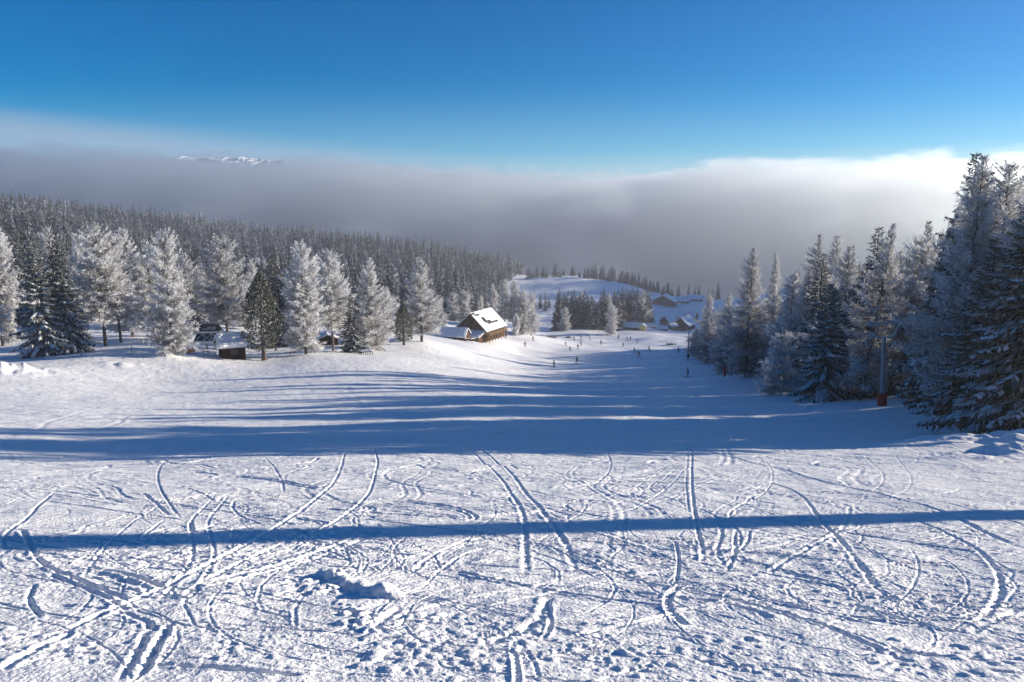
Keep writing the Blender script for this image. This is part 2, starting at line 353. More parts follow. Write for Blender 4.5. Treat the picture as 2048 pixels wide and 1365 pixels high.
# 3 clods: rounded lumps, crowded along berms and in churned patches
def lump(x, y, rad, h, seed, sq=1.0):
    dr_ = .006 * (max(y, 3) / 4) ** 1.3
    if rad < 2.2 * dr_: rad = 2.2 * dr_; h = min(h, rad * .5)
    i0, i1, j0, j1 = window(x - rad, x + rad, y - rad, y + rad)
    if i1 <= i0 or j1 <= j0: return
    X, Y = nx[i0:i1, j0:j1] - x, ny[i0:i1, j0:j1] - y
    d = np.sqrt(X * X + Y * Y * sq) / rad
    f = np.clip(1 - d * d, 0, 1) ** .9; R_ = REL[i0:i1, j0:j1]; REL[i0:i1, j0:j1] = R_ * (1 - .5 * f) + h * .34 * f
def scatter(px, row, sx_, sy_, n, r0, r1, seed, hk=.9):
    c = hit(px, row)
    for k in range(int(n * .5)):
        q = random.random() ** 2.4; rad = r0 + (r1 - r0) * q
        lump(c[0] + random.gauss(0, sx_), c[1] + random.gauss(0, sy_), rad, rad * hk * random.uniform(.6, 1.3), seed + k)
def berm_lumps(pts, n, spread, r0, r1, hk=.7):
    pl = spline(np.array([hit(*p)[:2] for p in pts]), 12)
    for k in range(n):
        p = pl[random.randrange(len(pl))]; rad = r0 + (r1 - r0) * random.random() ** 1.6
        lump(p[0] + random.gauss(0, spread), p[1] + random.gauss(0, spread), rad, rad * hk * 1.5 * random.uniform(.7, 1.3), k)
berm_lumps([(650,1152),(690,1165),(740,1188),(790,1196)], 90, .045, .03, .11, 1.35)
berm_lumps([(605,1165),(640,1185),(660,1180)], 60, .05, .02, .07, 1.2)
berm_lumps([(690,1200),(720,1235),(745,1260)], 60, .06, .02, .06, 1.1)
berm_lumps([(1250,1010),(1170,1000),(1080,1020)], 60, .08, .02, .06)
berm_lumps([(1110,1095),(1190,1110),(1260,1150)], 120, .12, .02, .07); berm_lumps([(1640,1085),(1700,1120),(1760,1190)], 120, .12, .02, .07)
for (px, row, sx_, sy_, n, r0, r1) in ((900,1260,.45,.3,420,.015,.06),(850,1310,.25,.2,220,.02,.075),(1100,1300,.5,.25,260,.012,.05),(1430,1300,.35,.25,260,.015,.06),
      (1790,1330,.3,.15,160,.02,.09),(420,1280,.5,.35,240,.012,.045),(1230,1060,.7,.6,160,.02,.06),(200,1130,.7,.7,220,.02,.06),(70,1280,.4,.3,200,.015,.06),(1650,1180,.6,.6,260,.015,.06),
      (1930,1300,.5,.4,220,.015,.06),(620,1080,.9,.9,200,.02,.06),(1000,960,1.6,1.6,160,.03,.1),(400,960,2.,1.6,220,.03,.1),(1600,930,2.,2.,180,.03,.1),(150,960,2.,1.8,160,.03,.1),(1350,1330,.4,.2,180,.015,.05)):
    scatter(px, row, sx_, sy_, n, r0, r1, n)
for k in range(1500):
    d0 = 4.2 * math.exp(random.random() * math.log(10)); x0 = random.uniform(-.8, .8) * d0
    rad = random.uniform(.008, .022) * (1 + d0 / 12); lump(x0, d0, rad, rad * random.uniform(.4, 1.0), k)
REL *= .78
# ploughed heap on the far left and snow bank along the right-hand trees
def heap(px, row, d, rx, ry, h):
    X, Y, _ = world(px, row, d); g = np.exp(-((nx - X) / rx) ** 2 - ((ny - Y) / ry) ** 2)
    return g * h * (1 + 1.2 * fbm(nx / 1.6, ny / 1.6, 77, 4))
REL += heap(25, 742, 92, 3.6, 4.0, 1.0) + heap(230, 722, 108, 3.5, 2., .5) + heap(340,722,118,3,2,.35)
REL += heap(2010, 905, 31, 3.5, 2.6, .55) + heap(1980, 940, 24, 1.6, 1.2, .25) + heap(2060,925,25,2.5,1.2,.3)
REL += heap(940, 700, 215, 3, 3, .4)
fade = 1 - smooth01((nr - 140) / 110.)
GZ[:NEAR] += REL * fade * smooth01((nr - .9) / 1.5)
ii = np.arange(NRING - 1)[:, None] * NSEC + np.arange(NSEC - 1)[None]
quads = np.stack([ii, ii + NSEC, ii + NSEC + 1, ii + 1], 2).reshape(-1, 4)
gv = np.stack([GX, GY, GZ], 2).reshape(-1, 3)
g_me = np_mesh('snow_slope', gv, quads=quads[:, ::-1], smooth=True)

def snow_mat(name, bump=True):
    m = bpy.data.materials.new(name); m.use_nodes = True; nt = m.node_tree; b = nt.nodes['Principled BSDF']
    b.inputs['Base Color'].default_value = (.88, .885, .89, 1); b.inputs['Roughness'].default_value = .55; b.inputs['Specular IOR Level'].default_value = .25
    if bump:
        t = nt.nodes.new('ShaderNodeTexCoord'); prev = None
        for sc_, st, ds in ((9.0, .5, .035), (36.0, .8, .018), (1.1, .8, .16)):
            n = nt.nodes.new('ShaderNodeTexNoise'); n.inputs['Scale'].default_value = sc_; n.inputs['Detail'].default_value = 4
            nt.links.new(t.outputs['Object'], n.inputs['Vector'])
            bp = nt.nodes.new('ShaderNodeBump'); bp.inputs['Strength'].default_value = st; bp.inputs['Distance'].default_value = ds
            nt.links.new(n.outputs[0], bp.inputs['Height'])
            if prev: nt.links.new(prev.outputs[0], bp.inputs['Normal'])
            prev = bp
        nt.links.new(prev.outputs[0], b.inputs['Normal'])
    return m
M_SNOW = snow_mat('snow'); M_ROOFSNOW = snow_mat('roof_snow', True)
tag(link('snow_slope', g_me, M_SNOW), 'white tracked snow covering the piste, the bench and the hills', 'snow', kind='structure')
# ------------------------------------------------------------------ fog bank beyond the hills, haze in the air, far peaks
def box_mesh(name, x0, x1, y0, y1, z0, z1):
    v = [(x, y, z) for z in (z0, z1) for y in (y0, y1) for x in (x0, x1)]
    return np_mesh(name, v, quads=[(0, 2, 3, 1), (4, 5, 7, 6), (0, 1, 5, 4), (1, 3, 7, 5), (3, 2, 6, 7), (2, 0, 4, 6)])
FB = dict(x0=-4200, x1=4200, y0=1260, y1=3300, z0=-420, z1=240)
fb_me = box_mesh('fog_bank', FB['x0'], FB['x1'], FB['y0'], FB['y1'], FB['z0'], FB['z1'])
fm = bpy.data.materials.new('fog'); fm.use_nodes = True; nt = fm.node_tree; nt.nodes.clear()
def fn(t, **kw):
    n = nt.nodes.new(t)
    for k, v in kw.items(): setattr(n, k, v)
    return n
def fmath(op, a, b=None):
    n = fn('ShaderNodeMath', operation=op)
    for i, v in enumerate((a, b)):
        if v is None: continue
        if isinstance(v, (int, float)): n.inputs[i].default_value = v
        else: nt.links.new(v, n.inputs[i])
    return n.outputs[0]
geo = fn('ShaderNodeNewGeometry'); sp = fn('ShaderNodeSeparateXYZ'); nt.links.new(geo.outputs['Position'], sp.inputs[0])
# height of the top along the bank (m), seen rows 293 .. 345
tops = [(-4200,120),(-1400,122),(-900,110),(-650,102),(-480,96),(-408,92),(-109,72),(67,63),(250,60),(330,64),(418,78),(550,94),(682,92),(900,98),(1180,95),(1420,-20),(1680,-200),(4200,-300)]
cr_ = fn('ShaderNodeFloatCurve'); cv = cr_.mapping.curves[0]
for i, (x, z) in enumerate(tops):
    X = (x + 4200) / 8400; Z = (z + 400) / 640
    if i == 0: cv.points[0].location = (X, Z)
    elif i == len(tops) - 1: cv.points[-1].location = (X, Z)
    else: cv.points.new(X, Z)
cr_.mapping.update()
nt.links.new(fmath('DIVIDE', fmath('ADD', sp.outputs[0], 4200.0), 8400.0), cr_.inputs[1])
top = fmath('SUBTRACT', fmath('MULTIPLY', cr_.outputs[0], 640.0), 400.0)
n1 = fn('ShaderNodeTexNoise'); n1.inputs['Scale'].default_value = 0.010; n1.inputs['Detail'].default_value = 4.0; n1.inputs['Roughness'].default_value = .55
mpn = fn('ShaderNodeMapping'); mpn.inputs['Scale'].default_value = (.5, .35, 1.6); nt.links.new(geo.outputs['Position'], mpn.inputs[0]); nt.links.new(mpn.outputs[0], n1.inputs['Vector'])
n2 = fn('ShaderNodeTexNoise'); n2.inputs['Scale'].default_value = 0.032; n2.inputs['Detail'].default_value = 3.0
nt.links.new(mpn.outputs[0], n2.inputs['Vector']); top = fmath('ADD', top, fmath('MULTIPLY', fmath('SUBTRACT', n2.outputs[0], .5), 46.0))
dz = fmath('SUBTRACT', fmath('ADD', top, fmath('MULTIPLY', fmath('SUBTRACT', n1.outputs[0], .5), 80.0)), sp.outputs[2])
mr = fn('ShaderNodeMapRange', interpolation_type='SMOOTHSTEP'); nt.links.new(dz, mr.inputs[0])
for i, q in enumerate((0., 16., 0., 1.)): mr.inputs[i + 1].default_value = q
den = fmath('MULTIPLY', mr.outputs[0], fmath('MAXIMUM', .08, fmath('ADD', -.75, fmath('MULTIPLY', fmath('ADD', n1.outputs[0], fmath('MULTIPLY', n2.outputs[0], .35)), 2.7))))
pv = fn('ShaderNodeVolumePrincipled'); pv.inputs['Color'].default_value = (.90, .96, .99, 1); pv.inputs['Anisotropy'].default_value = .70
n3 = fn('ShaderNodeTexNoise'); n3.inputs['Scale'].default_value = 0.0042; n3.inputs['Detail'].default_value = 5.0; n3.inputs['Roughness'].default_value = .55
mp3 = fn('ShaderNodeMapping'); mp3.inputs['Scale'].default_value = (1., .5, 2.0); nt.links.new(geo.outputs['Position'], mp3.inputs[0]); nt.links.new(mp3.outputs[0], n3.inputs['Vector'])
fr = fmath('SUBTRACT', fmath('SUBTRACT', sp.outputs[1], 1265.0), fmath('MULTIPLY', fmath('SUBTRACT', n3.outputs[0], .36), 1100.0))      # the front billows
mf = fn('ShaderNodeMapRange', interpolation_type='SMOOTHSTEP'); nt.links.new(fr, mf.inputs[0])
for i, q in enumerate((0., 110., 0., 1.)): mf.inputs[i + 1].default_value = q
den = fmath('MULTIPLY', den, mf.outputs[0])
nt.links.new(fmath('MULTIPLY', den, .0047), pv.inputs['Density'])
ou = fn('ShaderNodeOutputMaterial'); nt.links.new(pv.outputs[0], ou.inputs['Volume'])
tag(link('fog_bank', fb_me, fm), 'broad grey fog bank lying behind the hills, bright towards the right', 'fog', kind='stuff')

hm = bpy.data.materials.new('haze'); hm.use_nodes = True; nt = hm.node_tree; nt.nodes.clear()
pv = fn('ShaderNodeVolumePrincipled'); pv.inputs['Color'].default_value = (.96, .97, 1, 1); pv.inputs['Density'].default_value = .00024; pv.inputs['Anisotropy'].default_value = .55
ou = fn('ShaderNodeOutputMaterial'); nt.links.new(pv.outputs[0], ou.inputs['Volume'])
tag(link('haze', box_mesh('haze', -1500, 1500, -60, 1255, -420, 50), hm), 'thin bluish winter haze between the trees and the fog', 'haze', kind='stuff')

# far snowy peaks showing just over the fog
px = np.linspace(365, 565, 120); base_row = 326
prof = 313.5 + .03 * (px - 365) + fbm(px / 22., px * 0 + .5, 3, 4) * 6
D = 16000
rows = 14; V = []
for k in range(rows):
    f = k / (rows - 1)
    for i, p in enumerate(px):
        a, b = ray(p, prof[i] + (base_row + 12 - prof[i]) * f)
        V.append((a * D, D - 900 * f + 260 * fbm(np.array([p / 9.]), np.array([f * 4]), 8, 3)[0], CAMZ + b * D))
ii = np.arange(rows - 1)[:, None] * 120 + np.arange(119)[None]
q = np.stack([ii, ii + 120, ii + 121, ii + 1], 2).reshape(-1, 4)
nb = len(V); V2 = V + [(x, y + 1500, z - 900) for x, y, z in V[:120]]
back = np.array([(i + 1, nb + i + 1, nb + i, i) for i in range(119)])
M_PEAK = mat('peak_rock_and_snow', (.55, .6, .68), .9, .1, col2=(.85, .87, .9), vscale=.0035)
tag(link('mountains', np_mesh('mountains', V2, quads=np.vstack([q, back])), M_PEAK), 'far snowy mountain peaks just above the fog on the left', 'mountains', kind='structure')
# ------------------------------------------------------------------ trees
def foliage(name, dark, light, trans=.28, rough=.75):
    m = bpy.data.materials.new(name); m.use_nodes = True; nt = m.node_tree; nt.nodes.clear()
    at = nt.nodes.new('ShaderNodeAttribute'); at.attribute_name = 'snow'
    mx = nt.nodes.new('ShaderNodeMix'); mx.data_type = 'RGBA'; mx.inputs[6].default_value = (*dark, 1); mx.inputs[7].default_value = (*light, 1)
    nt.links.new(at.outputs['Fac'], mx.inputs[0])
    oi = nt.nodes.new('ShaderNodeObjectInfo'); hv = nt.nodes.new('ShaderNodeHueSaturation')
    mr = nt.nodes.new('ShaderNodeMapRange'); nt.links.new(oi.outputs['Random'], mr.inputs[0]); mr.inputs[3].default_value = .86; mr.inputs[4].default_value = 1.1
    nt.links.new(mr.outputs[0], hv.inputs['Value']); nt.links.new(mx.outputs[2], hv.inputs['Color'])
    p = nt.nodes.new('ShaderNodeBsdfPrincipled'); p.inputs['Roughness'].default_value = rough; p.inputs['Specular IOR Level'].default_value = .1
    t = nt.nodes.new('ShaderNodeBsdfTranslucent'); ms = nt.nodes.new('ShaderNodeMixShader'); ms.inputs[0].default_value = trans
    o = nt.nodes.new('ShaderNodeOutputMaterial')
    nt.links.new(hv.outputs[0], p.inputs['Base Color']); nt.links.new(hv.outputs[0], t.inputs['Color'])
    nt.links.new(p.outputs[0], ms.inputs[1]); nt.links.new(t.outputs[0], ms.inputs[2]); nt.links.new(ms.outputs[0], o.inputs['Surface'])
    return m
M_LARCH = foliage('frosted_larch_twigs', (.13, .112, .097), (.85, .86, .87))
M_SPRUCE = foliage('snowy_spruce_needles', (.022, .036, .024), (.86, .88, .90), .12)
M_PINE = foliage('stone_pine_needles', (.045, .055, .024), (.70, .70, .64), .12)
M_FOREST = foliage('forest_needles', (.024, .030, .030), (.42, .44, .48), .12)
M_BARK = mat('bark', (.055, .042, .034), .95, .05, col2=(.17, .15, .14), vscale=5, stretch=(1, 1, .2))

class Blades:
    """flat twig blades: base, tip, half width, side vector, amount of snow"""
    def __init__(s): s.p0 = []; s.p1 = []; s.w = []; s.sd = []; s.at = []; s.k = []
    def add(s, p0, p1, w, side, at, k=.5):
        n = len(p0); s.p0.append(p0); s.p1.append(p1); s.w.append(np.broadcast_to(w, (n,))); s.sd.append(np.broadcast_to(side, (n, 3))); s.at.append(np.broadcast_to(at, (n,))); s.k.append(np.broadcast_to(k, (n,)))
    def arrays(s):
        p0 = np.concatenate(s.p0); p1 = np.concatenate(s.p1); w = np.concatenate(s.w)[:, None]; sd = np.concatenate(s.sd); at = np.concatenate(s.at); k = np.concatenate(s.k)[:, None]
        sd = sd / (np.linalg.norm(sd, axis=1, keepdims=True) + 1e-9); mid = p0 + (p1 - p0) * k
        V = np.stack([p0, mid + sd * w, p1, mid - sd * w], 1).reshape(-1, 3)
        Q = np.arange(len(V)).reshape(-1, 4); return V, Q, np.clip(at, 0, 1)
    def mesh(s, name):
        V, Q, A = s.arrays(); return np_mesh(name, V, quads=Q, attrs={'snow': A})
class Tubes:
    def __init__(s): s.V = []; s.Q = []; s.n = 0
    def add(s, pts, radii, sides=5):
        pts = np.asarray(pts, float); n = len(pts); t = np.gradient(pts, axis=0); t /= np.linalg.norm(t, axis=1, keepdims=True) + 1e-9
        ref = np.where(np.abs(t[:, 2:3]) > .9, np.array([[1., 0, 0]]), np.array([[0, 0, 1.]])); a = np.cross(t, ref); a /= np.linalg.norm(a, axis=1, keepdims=True) + 1e-9; b = np.cross(t, a)
        ang = np.arange(sides) * 2 * np.pi / sides
        ring = pts[:, None] + (a[:, None] * np.cos(ang)[None, :, None] + b[:, None] * np.sin(ang)[None, :, None]) * np.asarray(radii)[:, None, None]
        i = (np.arange(n - 1)[:, None] * sides + np.arange(sides)[None]); j = (np.arange(n - 1)[:, None] * sides + (np.arange(sides)[None] + 1) % sides)
        s.Q.append(np.stack([i, j, j + sides, i + sides], 2).reshape(-1, 4) + s.n); s.V.append(ring.reshape(-1, 3)); s.n += n * sides
    def mesh(s, name, smooth=True): return np_mesh(name, np.vstack(s.V), quads=np.vstack(s.Q), smooth=smooth)
def trunk_pts(rg, H, lean, n=9):
    t = np.linspace(0, 1, n); wob = np.cumsum(rg.normal(0, .012 * H / n, (n, 2)), 0)
    return np.stack([lean[0] * H * t + wob[:, 0], lean[1] * H * t + wob[:, 1], H * t], 1)
def at_h(tp, t): return np.array([np.interp(t, np.linspace(0, 1, len(tp)), tp[:, k]) for k in range(3)])
def unit(v): return v / (np.linalg.norm(v, axis=-1, keepdims=True) + 1e-9)

def larch(seed, H=18., Rw=3.1, nb=215, nt=66, start=.10, prof=.75, lean=(0, 0), frost=.67, wk=.82, gap=.0):
    rg = np.random.default_rng(seed); tp = trunk_pts(rg, H, lean); T = Tubes(); B = Blades()
    T.add(tp, .012 * H * (1 - np.linspace(0, 1, len(tp))) ** .8 + .012, 7)
    lob = rg.uniform(0, 6.28, 3)
    for k in range(nb):
        t = start + (1 - start) * (k + rg.uniform(0, 1)) / nb; t = min(t, .985)
        az = k * 2.39996 + rg.normal(0, .5); u = (t - start) / (1 - start)
        env = 1.12 * (min(1, .66 + u * 1.7)) * (1 - u) ** prof
        env *= 1 + .28 * math.sin(az * 2 + lob[0] + u * 9) + .22 * math.sin(az + lob[1] - u * 14)
        if rg.random() < gap: env *= .45
        L = Rw * env * rg.uniform(.72, 1.15) + .14
        el0 = -.10 + .75 * u ** 1.5 + rg.normal(0, .13); n = 7; s = np.linspace(0, 1, n)
        o = at_h(tp, t); out = np.array([math.cos(az), math.sin(az)])
        rad = L * s; zz = L * (math.tan(el0) * s - .30 * (1 - u) * s ** 1.6 + .28 * s ** 3.2)
        jit = np.cumsum(rg.normal(0, .03 * L, (n, 3)), 0) * s[:, None]
        pts = np.stack([o[0] + out[0] * rad, o[1] + out[1] * rad, o[2] + zz], 1) + jit
        T.add(pts, (.011 + .012 * L) * (1 - s * .85) + .003, 3)
        brf = rg.normal(0, .12); m = max(6, int(nt * (.25 + L / Rw)))
        q = rg.uniform(.10, 1, m) ** .8; base = np.stack([np.interp(q, s, pts[:, c]) for c in range(3)], 1)
        tan = unit(np.stack([np.interp(q, s, np.gradient(pts[:, c])) for c in range(3)], 1)); lat = np.array([-out[1], out[0], 0])
        sg = rg.choice([-1, 1], m)[:, None]
        d = unit(tan * rg.uniform(.35, 1.0, (m, 1)) + lat * sg * rg.uniform(.2, 1.0, (m, 1)) + np.array([0, 0, 1]) * rg.normal(-.12, .42, (m, 1)))
        ln = (.26 + .19 * L * (1.15 - q)) * min(1, .35 + 3 * (1 - u)) * rg.uniform(.6, 1.4, m); w = rg.uniform(.03, .072, m) * wk
        tip = base + d * ln[:, None]; tip[:, 2] -= ln * .15
        fr = np.clip(frost + brf + .50 * (q - .55) + .25 * (u - .4) + rg.normal(0, .22, m), 0.05, 1)
        B.add(base, tip, w, np.cross(d, rg.normal(0, 1, (m, 3))), fr)
        # secondary feathery twiglets
        m2 = m; f = rg.uniform(.3, 1, (m2, 1)); b2 = base + (tip - base) * f; d2 = unit(d + rg.normal(0, .75, (m2, 3))); l2 = ln * rg.uniform(.35, .75, m2)
        B.add(b2, b2 + d2 * l2[:, None], w * .75, np.cross(d2, rg.normal(0, 1, (m2, 3))), np.clip(fr + rg.normal(.06, .15, m2), 0.05, 1))
    return T.mesh('trunk'), B.mesh('crown')

def spruce(seed, H=16., Rw=3.0, nb=150, nt=26, start=.05, snow=.62, droop=.55, lean=(0, 0), ws=1.0, prof=.85):
    rg = np.random.default_rng(seed); tp = trunk_pts(rg, H, lean); T = Tubes(); B = Blades()
    T.add(tp, .013 * H * (1 - np.linspace(0, 1, len(tp))) ** .85 + .012, 7)
    ph = rg.uniform(0, 6.28)
    for k in range(nb):
        t = start + (1 - start) * ((k + rg.uniform(0, 1)) / nb) ** 1.05; t = min(t, .988); u = (t - start) / (1 - start)
        az = k * 2.39996 + rg.normal(0, .35)
        L = (Rw * min(1, .75 + 2 * u) * (1 - u) ** prof * (1 + .16 * math.sin(az * 3 + ph + u * 12)) + .13) * rg.uniform(.75, 1.15)
        n = 7; s = np.linspace(0, 1, n); o = at_h(tp, t); out = np.array([math.cos(az), math.sin(az)]); lat = np.array([-out[1], out[0], 0])
        up = .55 * u ** 1.3
        zz = L * ((up - .10 * (1 - u)) * s - droop * (1 - .7 * u) * s ** 1.7 + .18 * s ** 4)
        pts = np.stack([o[0] + out[0] * L * s, o[1] + out[1] * L * s, o[2] + zz], 1) + np.cumsum(rg.normal(0, .018 * L, (n, 3)), 0)
        T.add(pts, (.012 + .010 * L) * (1 - s * .9) + .003, 3)
        m = max(6, int(nt * (.3 + L / Rw)))
        q = np.sort(rg.uniform(.12, 1, m)); base = np.stack([np.interp(q, s, pts[:, c]) for c in range(3)], 1)
        tan = unit(np.stack([np.interp(q, s, np.gradient(pts[:, c])) for c in range(3)], 1)); sg = np.where(np.arange(m) % 2 == 0, 1, -1)[:, None]
        d = unit(tan * .85 + lat * sg * rg.uniform(.55, 1.0, (m, 1)) + np.array([0, 0, 1]) * rg.normal(-.22, .15, (m, 1)))
        ln = (.16 + .30 * L * (1.08 - q)) * rg.uniform(.75, 1.25, m); w = (.055 + .03 * L / Rw * 3) * rg.uniform(.7, 1.3, m) * ws
        tip = base + d * ln[:, None]; tip[:, 2] -= ln * .28
        flat = unit(np.cross(d, np.array([0, 0, 1.])) + rg.normal(0, .18, (m, 3)))
        B.add(base, tip, w, flat, np.clip(rg.normal(.06, .08, m), 0, 1))
        # hanging needles below
        h0 = base + (tip - base) * rg.uniform(.1, .9, (m, 1)); hd = unit(np.array([0, 0, -1.]) + d * .7 + rg.normal(0, .3, (m, 3)))
        B.add(h0, h0 + hd * (ln * .55)[:, None], w * .6, np.cross(hd, rg.normal(0, 1, (m, 3))), np.clip(rg.normal(.08, .12, m), 0, 1))
        # snow lying on the upper side
        on = rg.random(m) < snow * (.75 + .5 * q); b3 = base[on] + np.array([0, 0, .03]); t3 = base[on] + (tip[on] - base[on]) * rg.uniform(.6, .98, (on.sum(), 1)) + np.array([0, 0, .035])
        B.add(b3, t3, w[on] * rg.uniform(.6, .95 + .2 * (snow > 1), on.sum()), flat[on] + rg.normal(0, .15, (on.sum(), 3)), np.clip(rg.normal(.86, .1, on.sum()), 0, 1))
        if rg.random() < snow:                                     # snow ridge along the bough
            B.add(pts[1:-1] + [0, 0, .05], pts[2:] + [0, 0, .04], .05 + .03 * L / Rw, np.cross(np.gradient(pts, axis=0)[1:-1], [0, 0, 1.]), .92)
    return T.mesh('trunk'), B.mesh('crown')

def stone_pine(seed, H=13., Rw=2.9, n=1500, start=.12, frost=.3):
    rg = np.random.default_rng(seed); tp = trunk_pts(rg, H, (0, 0)); T = Tubes(); B = Blades()
    T.add(tp, np.interp(np.linspace(0, 1, len(tp)), [0, .12, 1], [.034 * H, .024 * H, .01]), 8); lob = rg.uniform(0, 6.28, 4)
    u = rg.uniform(0, 1, n) ** .9; az = rg.uniform(0, 6.28, n)
    env = np.minimum(1, .55 + u * 1.7) * np.clip(1 - u ** 2.3, 0, 1) ** .85
    env *= 1 + .15 * np.sin(az * 3 + lob[0] + u * 11) + .12 * np.sin(az * 5 + lob[1] - u * 17) + .1 * np.sin(u * 31 + lob[2])
    rad = Rw * env * (.35 + .65 * rg.uniform(0, 1, n) ** .45); c = at_h(tp, start + (1 - start) * u).T
    out = np.stack([np.cos(az), np.sin(az), np.zeros(n)], 1); tuft = c + out * rad[:, None]
    for k in range(0, n, 12): T.add(np.stack([c[k] - [0, 0, .4], c[k] * .5 + tuft[k] * .5 - [0, 0, .25], tuft[k]]), [.05, .035, .012], 3)
    for j in range(9):
        d = unit(out * .8 + np.array([0, 0, .65]) + rg.normal(0, .6, (n, 3))); ln = rg.uniform(.22, .5, n) * H / 13
        b = tuft - d * (.12 * H / 13) + rg.normal(0, .05, (n, 3)); lit = rg.random(n) < frost * (.6 if j < 6 else 1.5)
        B.add(b, b + d * ln[:, None], rg.uniform(.04, .085, n) * H / 13, np.cross(d, rg.normal(0, 1, (n, 3))), np.where(lit, rg.uniform(.5, 1, n), rg.uniform(0, .18, n)))
    return T.mesh('trunk'), B.mesh('crown')

def forest_tree(seed, H=20., Rw=2.6, tiers=17, per=7, frost=.4, soft=0.):
    """small conifer for the hillside: tiers of hanging sprays"""
    rg = np.random.default_rng(seed); T = Tubes(); B = Blades(); T.add([(0, 0, 0), (0, 0, H * .5), (0, 0, H)], [.2, .13, .02], 4)
    for k in range(tiers):
        u = k / tiers; z = H * (.08 + .92 * u); L = Rw * (1 - u) ** (.8 - soft * .25) + .2
        m = max(3, int(per * (1.15 - .6 * u))); az = k * 1.3 + np.arange(m) * 2 * np.pi / m + rg.normal(0, .3, m); out = np.stack([np.cos(az), np.sin(az), np.zeros(m)], 1)
        ll = L * rg.uniform(.65, 1.25, m); p0 = np.array([0, 0, z]) + out * .1; p1 = p0 + out * ll[:, None]; p1[:, 2] -= ll * rg.uniform(.25, .65, m) * (1 - soft) + .15 - soft * .4
        lat = np.stack([-out[:, 1], out[:, 0], np.zeros(m)], 1)
        B.add(p0, p1, ll * .38, lat + rg.normal(0, .25, (m, 3)), np.clip(rg.normal(frost, .25, m), 0, 1), .62)
        h = p0 * .45 + p1 * .55; B.add(h + [0, 0, .35], h + out * .2 - np.array([0, 0, .9]), ll * .3, lat + rg.normal(0, .35, (m, 3)), np.clip(rg.normal(frost * .7, .25, m), 0, 1), .5)
    B.add(np.array([[0, 0, H * .93]]), np.array([[0, 0, H * 1.03]]), .16, np.array([1., .4, 0]), frost); B.add(np.array([[0, 0, H * .93]]), np.array([[0, 0, H * 1.03]]), .16, np.array([-.4, 1., 0]), frost)
    return T.mesh('trunk'), B.mesh('crown')

# variants: (trunk mesh, crown mesh, height, half width, foliage material)
VAR = {}
def variant(key, meshes, H, Rw, m):
    for me, mm in zip(meshes, (M_BARK, m)): me.materials.append(mm)
    VAR.setdefault(key, []).append((meshes[0], meshes[1], H, Rw))
for s in range(3): variant('larch', larch(11 + s, 18, 3.1, prof=(.75, .62, .85)[s], start=(.14, .09, .12)[s]), 18, 3.1, M_LARCH)
variant('larch_column', larch(21, 18, 3.0, nb=290, prof=.45, start=.06, frost=.68), 18, 3.0, M_LARCH)
variant('larch_high', larch(22, 18, 3.3, prof=.55, start=.26, frost=.66), 18, 3.3, M_LARCH)
variant('larch_open', larch(23, 18, 4.0, nb=210, nt=110, prof=1.0, start=.10, frost=.54, lean=(.05, 0), gap=.35, wk=.55), 18, 4.0, M_LARCH)
variant('larch_open', larch(24, 18, 4.4, nb=260, nt=130, prof=.9, start=.05, frost=.60, gap=.3, wk=.55), 18, 4.4, M_LARCH)
variant('sapling', larch(25, 6, 1.9, nb=150, nt=44, prof=.6, start=.1, frost=.72, wk=.7), 6, 1.9, M_LARCH)
for s in range(2): variant('spruce', spruce(31 + s, 16, 3.0, nb=(160, 190)[s], snow=(.6, .5)[s]), 16, 3.0, M_SPRUCE)
variant('snowy_spruce', spruce(35, 16, 4.2, nb=230, nt=36, snow=1.25, droop=.5, prof=.6), 16, 4.2, M_SPRUCE)
variant('near_spruce', spruce(36, 13, 5.0, nb=135, nt=100, snow=1.15, droop=.62, ws=.72, prof=.8), 13, 4.6, M_SPRUCE)
variant('near_spruce', spruce(37, 13, 4.0, nb=150, nt=66, snow=1.0, droop=.6, ws=.75, prof=.75), 13, 4.0, M_SPRUCE)
variant('dark_spruce', spruce(38, 16, 2.9, nb=170, snow=.28), 16, 2.9, M_SPRUCE)
for s in range(2): variant('stone_pine', stone_pine(41 + s, 13, 2.9), 13, 2.9, M_PINE)
for s in range(5): variant('forest', forest_tree(51 + s, 20, 3.4 + .3 * (s % 3), frost=(.20, .28, .38, .50, .62)[s], soft=(0, 0, .1, .3, .6)[s]), 20, 2.9, M_FOREST)
for s in range(3): variant('dark_forest', forest_tree(61 + s, 20, 3.0, frost=(.10, .16, .22)[s]), 20, 3.0, M_FOREST)

SPECIES = {'larch': 'larch', 'larch_column': 'larch', 'larch_high': 'larch', 'larch_open': 'larch', 'sapling': 'young_larch', 'spruce': 'spruce', 'snowy_spruce': 'spruce',
           'near_spruce': 'spruce', 'dark_spruce': 'spruce', 'stone_pine': 'stone_pine', 'forest': 'conifer', 'dark_forest': 'conifer'}
def plant(key, x, y, H, Rw=None, label=None, group=None, var=None, rz=None, sink=.15, tilt=(0, 0)):
    v = VAR[key]; tm, cm, h0, w0 = v[random.randrange(len(v)) if var is None else var]
    r = empty(SPECIES[key], (x, y, gz(x, y) - sink), random.uniform(0, 6.28) if rz is None else rz)
    sz = H / h0; sw = sz if Rw is None else Rw / w0; r.scale = (sw, sw, sz); r.rotation_euler.x, r.rotation_euler.y = tilt
    tag(r, label, 'tree', group)
    for nm, me in (('trunk', tm), ('crown', cm)): link(nm, me, (), r)
    return r
def plant_px(key, px, top, d, half=None, label=None, group=None, dx=0, **kw):
    """a tree whose foot stands at distance d under photo column px and whose tip reaches row top"""
    x = ray(px, 700)[0] * d; z = gz(x, d); H = CAMZ + ray(px, top)[1] * d - z
    return plant(key, x, d, H, None if half is None else half * d / FPX, label, group, **kw)

